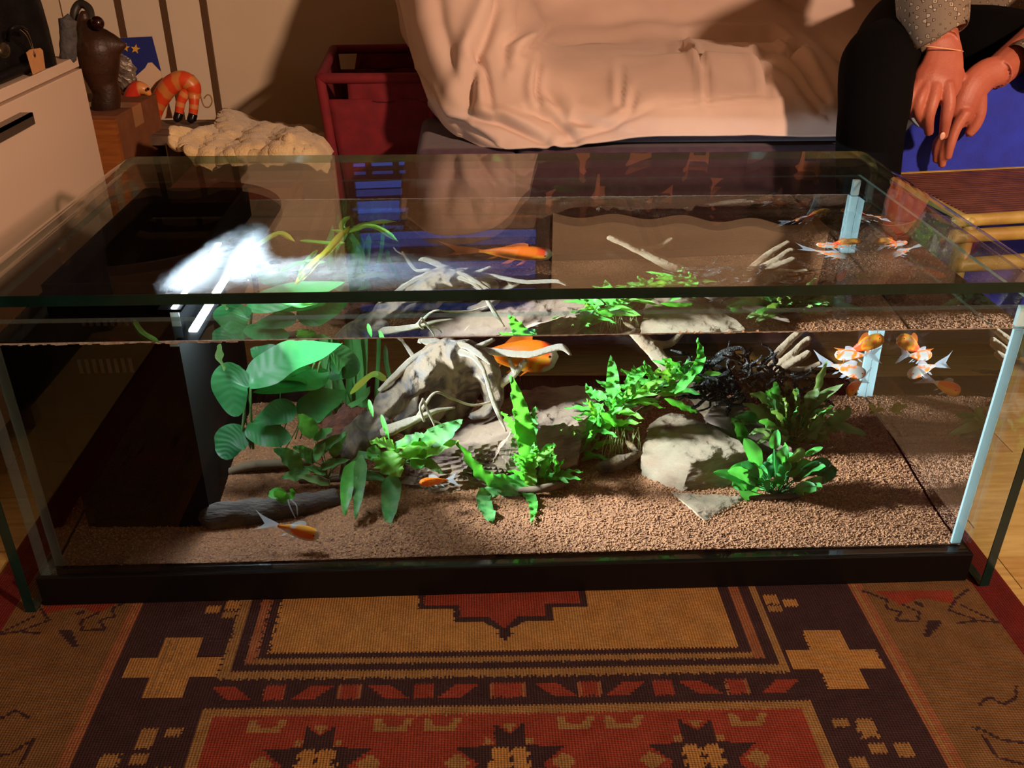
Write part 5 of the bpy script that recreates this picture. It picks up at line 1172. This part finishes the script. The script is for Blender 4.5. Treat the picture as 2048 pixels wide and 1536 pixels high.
# ============================================================ blue beanbag, bamboo tray
blue = mat('blue_cotton', lin((28, 50, 190)), .8, lin((24, 42, 170)), 30., bump=.25, bscale=500, sheen=.2)
c = at(2010, 295, .735)
bb = MB().ball((c.x + .01, .757, .275), (.25, .034, .275), 44, 30)
bb.v = [tuple(Vector(p) + Vector((1, .3, .4)) * .010 * mnoise.noise(Vector(p) * 7)) for p in bb.v]
o = obj('floor_cushion', bb, blue, None, True, loc=(c.x, .738, 0)); tag(o, 'large royal blue floor cushion standing against the sofa beside the person', 'cushion')
bam = mat('bamboo_pole', lin((176, 156, 84)), .45, lin((146, 120, 58)), 20., bump=.2, bscale=80)
slat = mat('dark_slat', lin((98, 52, 40)), .55, lin((74, 36, 30)), 30., bump=.2, bscale=80)
zt = .39
O_ = Vector((.722, .400, zt)); ang = .13
ux = Vector((math.cos(ang), math.sin(ang), 0)); uy = Vector((-math.sin(ang), math.cos(ang), 0))
yb, XE = .245, .40
bt = thing('bamboo_table', 'low bamboo side table with dark slatted top right of the aquarium', 'side table', (O_.x + .2, O_.y + .12, ZF))
def pole(name, a, b, r): obj(name, MB().tube([a, a.lerp(b, .5), b], [r, r * 1.02, r], n=12, m=14, jit=.06), bam, bt)
Q = lambda x, y, z=0.: O_ + ux * x + uy * y + Vector((0, 0, z))
pole('rim_pole', Q(-.02, 0), Q(XE, 0), .010); pole('rim_pole', Q(-.02, 0, -.026), Q(XE, 0, -.026), .011)
pole('rim_pole', Q(-.02, yb), Q(XE, yb), .007); pole('rim_pole', Q(0, -.01), Q(0, yb + .01), .007); pole('rim_pole', Q(XE - .01, -.01), Q(XE - .01, yb + .01), .008)
ns = 22
for i in range(ns):
    y = .014 + (yb - .026) * i / (ns - 1); obj('slat', MB().tube([Q(.008, y, .002), Q(XE - .018, y, .002)], [.0052, .0052], n=6, m=4, jit=.1), slat, bt)
for x, y in ((.01, .01), (XE - .02, .01), (.01, yb - .01), (XE - .02, yb - .01)): pole('leg', Q(x, y, -.01), Vector((Q(x, y).x, Q(x, y).y, ZF + .012)), .013)
pole('stretcher', Q(0, 0, -.075), Q(XE, 0, -.075), .012)

# dark red cushion at the sofa's right end
o = obj('cushion', MB().ball(at(2080, -70, 1.45), (.26, .10, .21), 24, 16), mat('dark_red_velvet', lin((120, 26, 26)), .8, sheen=.3), None, True); tag(o, 'dark red cushion on the sofa behind the person', 'cushion')

# ============================================================ seated person
skin = mat('skin', lin((186, 108, 84)), .5, lin((172, 92, 72)), 18., bump=.12, bscale=260, sss=.12)
black_f = mat('black_trousers', (.0022, .0021, .0024), .9, bump=.2, bscale=300, spec=.08)
pr = thing('person', 'person in black trousers and patterned blouse seated on the sofa, hands hanging between the knees', 'person', (1.0, 1.1, 0))
DY = -.105
def A_(x, y, Y): return at(x, y, Y + DY)
HK = mpa(at(1880, 180, .695))       # metres per pixel at the hands
mb = MB()
def limb(P, R, n=12, m=None, flat=1., up=None): mb.tube([A_(*p) for p in P], [r * HK for r in R], n=n, m=m or len(P) * 7, flat=flat, up=up)
CAM_UP = (0, -.97, .24)
# torso, neck and head (mostly above the frame)
SHc = Vector((1.10, 1.22, .98))
mb.tube([Vector((1.12, 1.30, .56)), Vector((1.12, 1.30, .70)), Vector((1.11, 1.26, .86)), SHc, Vector((1.10, 1.19, 1.05))], [.13, .12, .13, .12, .055], n=20, m=24)
mb.tube([Vector((1.10, 1.19, 1.02)), Vector((1.09, 1.14, 1.12))], [.05, .048], n=12, m=8)
mb.ball((1.085, 1.10, 1.22), (.078, .096, .115), 20, 16); mb.tube([Vector((1.083, 1.005, 1.22)), Vector((1.083, .988, 1.20))], [.012, .014], n=8, m=5)
for s_ in (-1, 1): mb.ball((1.085 + s_ * .078, 1.11, 1.215), (.012, .02, .03), 8, 6)
# right arm (left in the picture): sleeve, wrist, hand hanging straight down
sh1, el1 = Vector((.93, 1.20, .97)), Vector((.86, 1.05, .73)); w1 = A_(1884, 92, .83)
mb.tube([sh1, sh1.lerp(el1, .5), el1, el1.lerp(w1, .55), w1], [.05, .045, .04, .036, .030], n=14, m=26)
limb([(1884, 80, .83), (1888, 105, .822), (1884, 135, .81), (1876, 160, .80), (1868, 182, .795)], [33, 37, 44, 50, 46], 16, 26, .42, CAM_UP)
def finger(P, R, n=10): mb.tube([A_(*p) for p in P], [r * HK for r in R], n=n, m=18)
finger([(1838, 165, .80), (1822, 190, .788), (1817, 212, .785), (1826, 232, .795)], [13, 11.5, 10.5, 7])
finger([(1852, 170, .795), (1839, 198, .78), (1836, 224, .778), (1848, 252, .79)], [14, 12.5, 11, 8])
finger([(1870, 172, .79), (1864, 205, .775), (1857, 234, .772), (1858, 268, .785)], [15, 13.5, 12, 9])
finger([(1893, 168, .79), (1897, 205, .775), (1892, 238, .770), (1886, 276, .778)], [16, 14, 12, 9])
finger([(1910, 135, .82), (1917, 160, .83), (1905, 190, .84), (1890, 215, .84)], [15, 13, 11, 8])
# left arm (right in the picture): forearm comes in from the right, hand hangs under the other
sh2, el2 = Vector((1.27, 1.20, .97)), Vector((1.24, 1.02, .68)); w2 = A_(1990, 148, .84)
mb.tube([sh2, sh2.lerp(el2, .5), el2, el2.lerp(w2, .6), w2], [.05, .045, .04, .034, .029], n=14, m=28)
limb([(2000, 140, .84), (1972, 150, .835), (1948, 172, .825), (1932, 205, .815), (1918, 238, .81)], [30, 32, 34, 32, 24], 16, 26, .62, CAM_UP)
finger([(1930, 225, .80), (1912, 255, .795), (1900, 290, .79), (1895, 318, .79)], [14, 12, 10.5, 8])
finger([(1922, 232, .808), (1900, 268, .802), (1886, 305, .798), (1884, 334, .798)], [14, 11.5, 10, 7.5])
finger([(1925, 235, .815), (1896, 262, .812), (1876, 295, .808), (1872, 325, .806)], [14, 11, 9.5, 7])
finger([(1928, 240, .822), (1896, 265, .822), (1874, 285, .82), (1870, 312, .818)], [13, 10.5, 9, 6.5])
finger([(1958, 195, .82), (1958, 225, .815), (1950, 250, .812), (1936, 270, .812)], [16, 14.5, 12.5, 9])
bd_ = obj('body', mb, skin, pr); remesh(bd_, .0022, 5)
nail = mat('nail', lin((226, 168, 146)), .3)
nl = A_(1885, 272, .765); obj('fingernail', MB().ball(nl, (6 * HK, 2 * HK, 8 * HK), 10, 6), nail, pr)
# hair
obj('hair', MB().ball((1.085, 1.125, 1.245), (.088, .098, .115), 20, 14), mat('brown_hair', lin((54, 34, 22)), .6, bump=.6, bscale=200, stretch=(8, 8, 1)), pr)
# blouse with a small diamond print
T = NT('print_blouse'); b = T.n('ShaderNodeBsdfPrincipled', Roughness=.85); tc = T.n('ShaderNodeTexCoord')
mp = T.n('ShaderNodeMapping', Vector=tc.outputs['Object'], Rotation=(.5, .78, .3)); ck = T.n('ShaderNodeTexVoronoi', Vector=mp.outputs[0], Scale=88., _feature='F1', _distance='MANHATTAN'); ck.inputs['Randomness'].default_value = .25
r_ = T.n('ShaderNodeValToRGB', Fac=ck.outputs['Distance']); r_.color_ramp.interpolation = 'CONSTANT'; E0 = r_.color_ramp.elements; E0[0].color = c4(lin((40, 32, 28))); E0[1].position = .16; E0[1].color = c4(lin((176, 160, 138))); e = E0.new(.42); e.color = c4(lin((58, 48, 42))); e = E0.new(.55); e.color = c4(lin((122, 108, 92)))
T.l(r_.outputs[0], b.inputs['Base Color']); T.l(b.outputs[0], T.out.inputs[0]); blouse_m = T.m
mb = MB()
mb.tube([Vector((1.12, 1.31, .53)), Vector((1.12, 1.30, .70)), Vector((1.11, 1.26, .86)), Vector((1.10, 1.22, .985)), Vector((1.10, 1.195, 1.04))], [.145, .135, .143, .132, .075], n=24, m=26)
mb.tube([sh1, sh1.lerp(el1, .5), el1, A_(1858, -70, .92), A_(1866, 20, .86), A_(1872, 62, .835), A_(1876, 74, .83)], [.07, .062, .058, .060, .060, .053, .046], n=20, m=40, caps=False)
mb.tube([A_(1862, 20, .86), A_(1852, 62, .845), A_(1844, 92, .84), A_(1840, 106, .838)], [.046, .036, .017, .004], n=12, m=16)
mb.tube([sh2, sh2.lerp(el2, .5), el2, A_(2110, 108, .87), A_(2055, 128, .855), A_(2034, 136, .85)], [.07, .062, .056, .052, .046, .042], n=20, m=36, caps=False)
o = obj('blouse', mb, blouse_m, pr); o['label'] = 'blouse with a small pale diamond print'
# trousers
mb = MB()
hipR, hipL = Vector((1.02, 1.36, .555)), Vector((1.24, 1.36, .555)); kR = A_(1772, 116, .90); kL = Vector((1.32, .86, .54))
aR = Vector((.70, .66, .06)); aL = Vector((1.38, .72, .06))
mb.tube([Vector((1.12, 1.37, .52)), Vector((1.12, 1.34, .62))], [.16, .14], n=18, m=8)
mb.tube([hipR, hipR.lerp(kR, .5) + Vector((0, 0, .01)), kR + (hipR - kR) * .12, kR], [.095, .085, .074, .066], n=18, m=24)
mb.tube([kR + Vector((.012, .0, .012)), A_(1757, 130, .855), A_(1748, 215, .795), A_(1738, 300, .775), aR + Vector((0, 0, .1)), aR], [.064, .068, .062, .058, .05, .045], n=18, m=36)
mb.tube([hipL, hipL.lerp(kL, .5), kL], [.098, .086, .07], n=18, m=22); mb.tube([kL, kL.lerp(aL, .5), aL], [.068, .06, .047], n=18, m=22)
mb.tube([A_(1850, 95, 1.12), A_(1960, 110, 1.05), A_(2080, 125, 1.0)], [.085, .095, .09], n=16, m=18)
tr_ = obj('trousers', mb, black_f, pr); remesh(tr_, .006, 4)
for a in (aR, aL):
    sh = MB().tube([Vector((a.x, a.y + .03, .03)), Vector((a.x, a.y - .07, .032)), Vector((a.x, a.y - .15, .026))], [.035, .038, .026], n=14, m=14, up=(0, 0, 1), flat=.75); obj('shoe', sh, leather, pr)
obj('bracelet', MB().tube([A_(1884 + 42 * math.cos(t), 99 - 4 * math.sin(t * .5) + 4 * math.cos(t), .826 + .024 * -math.sin(t)) for t in np.linspace(0, 2 * math.pi, 17)], [.0012] * 17, n=6, m=48), mat('pale_thread', lin((226, 170, 130)), .6), pr)
o = obj('handkerchief', MB().grid([[A_(1804 + 5 * j + i * 6, 228 + i * 5 + 2 * math.sin(j), .83 - .004 * i) for j in range(7)] for i in range(6)]), mat('grey_blue_cloth', lin((120, 140, 150)), .9), pr); o.modifiers.new('thick', 'SOLIDIFY').thickness = .002
o['label'] = 'pale grey-blue cloth corner held in the hand'

# the lamp's light bent by the water also reaches floor, gravel and plants
for o in bpy.data.objects:
    if o.type == 'MESH' and o.name.split('.')[0] in ('plank', 'plank_field', 'gravel_grains', 'gravel_bed', 'rug', 'sofa', 'base', 'bark_log', 'seat', 'right_pane', 'edge_glow_seam', 'back_pane'): o.cycles.is_caustics_receiver = True
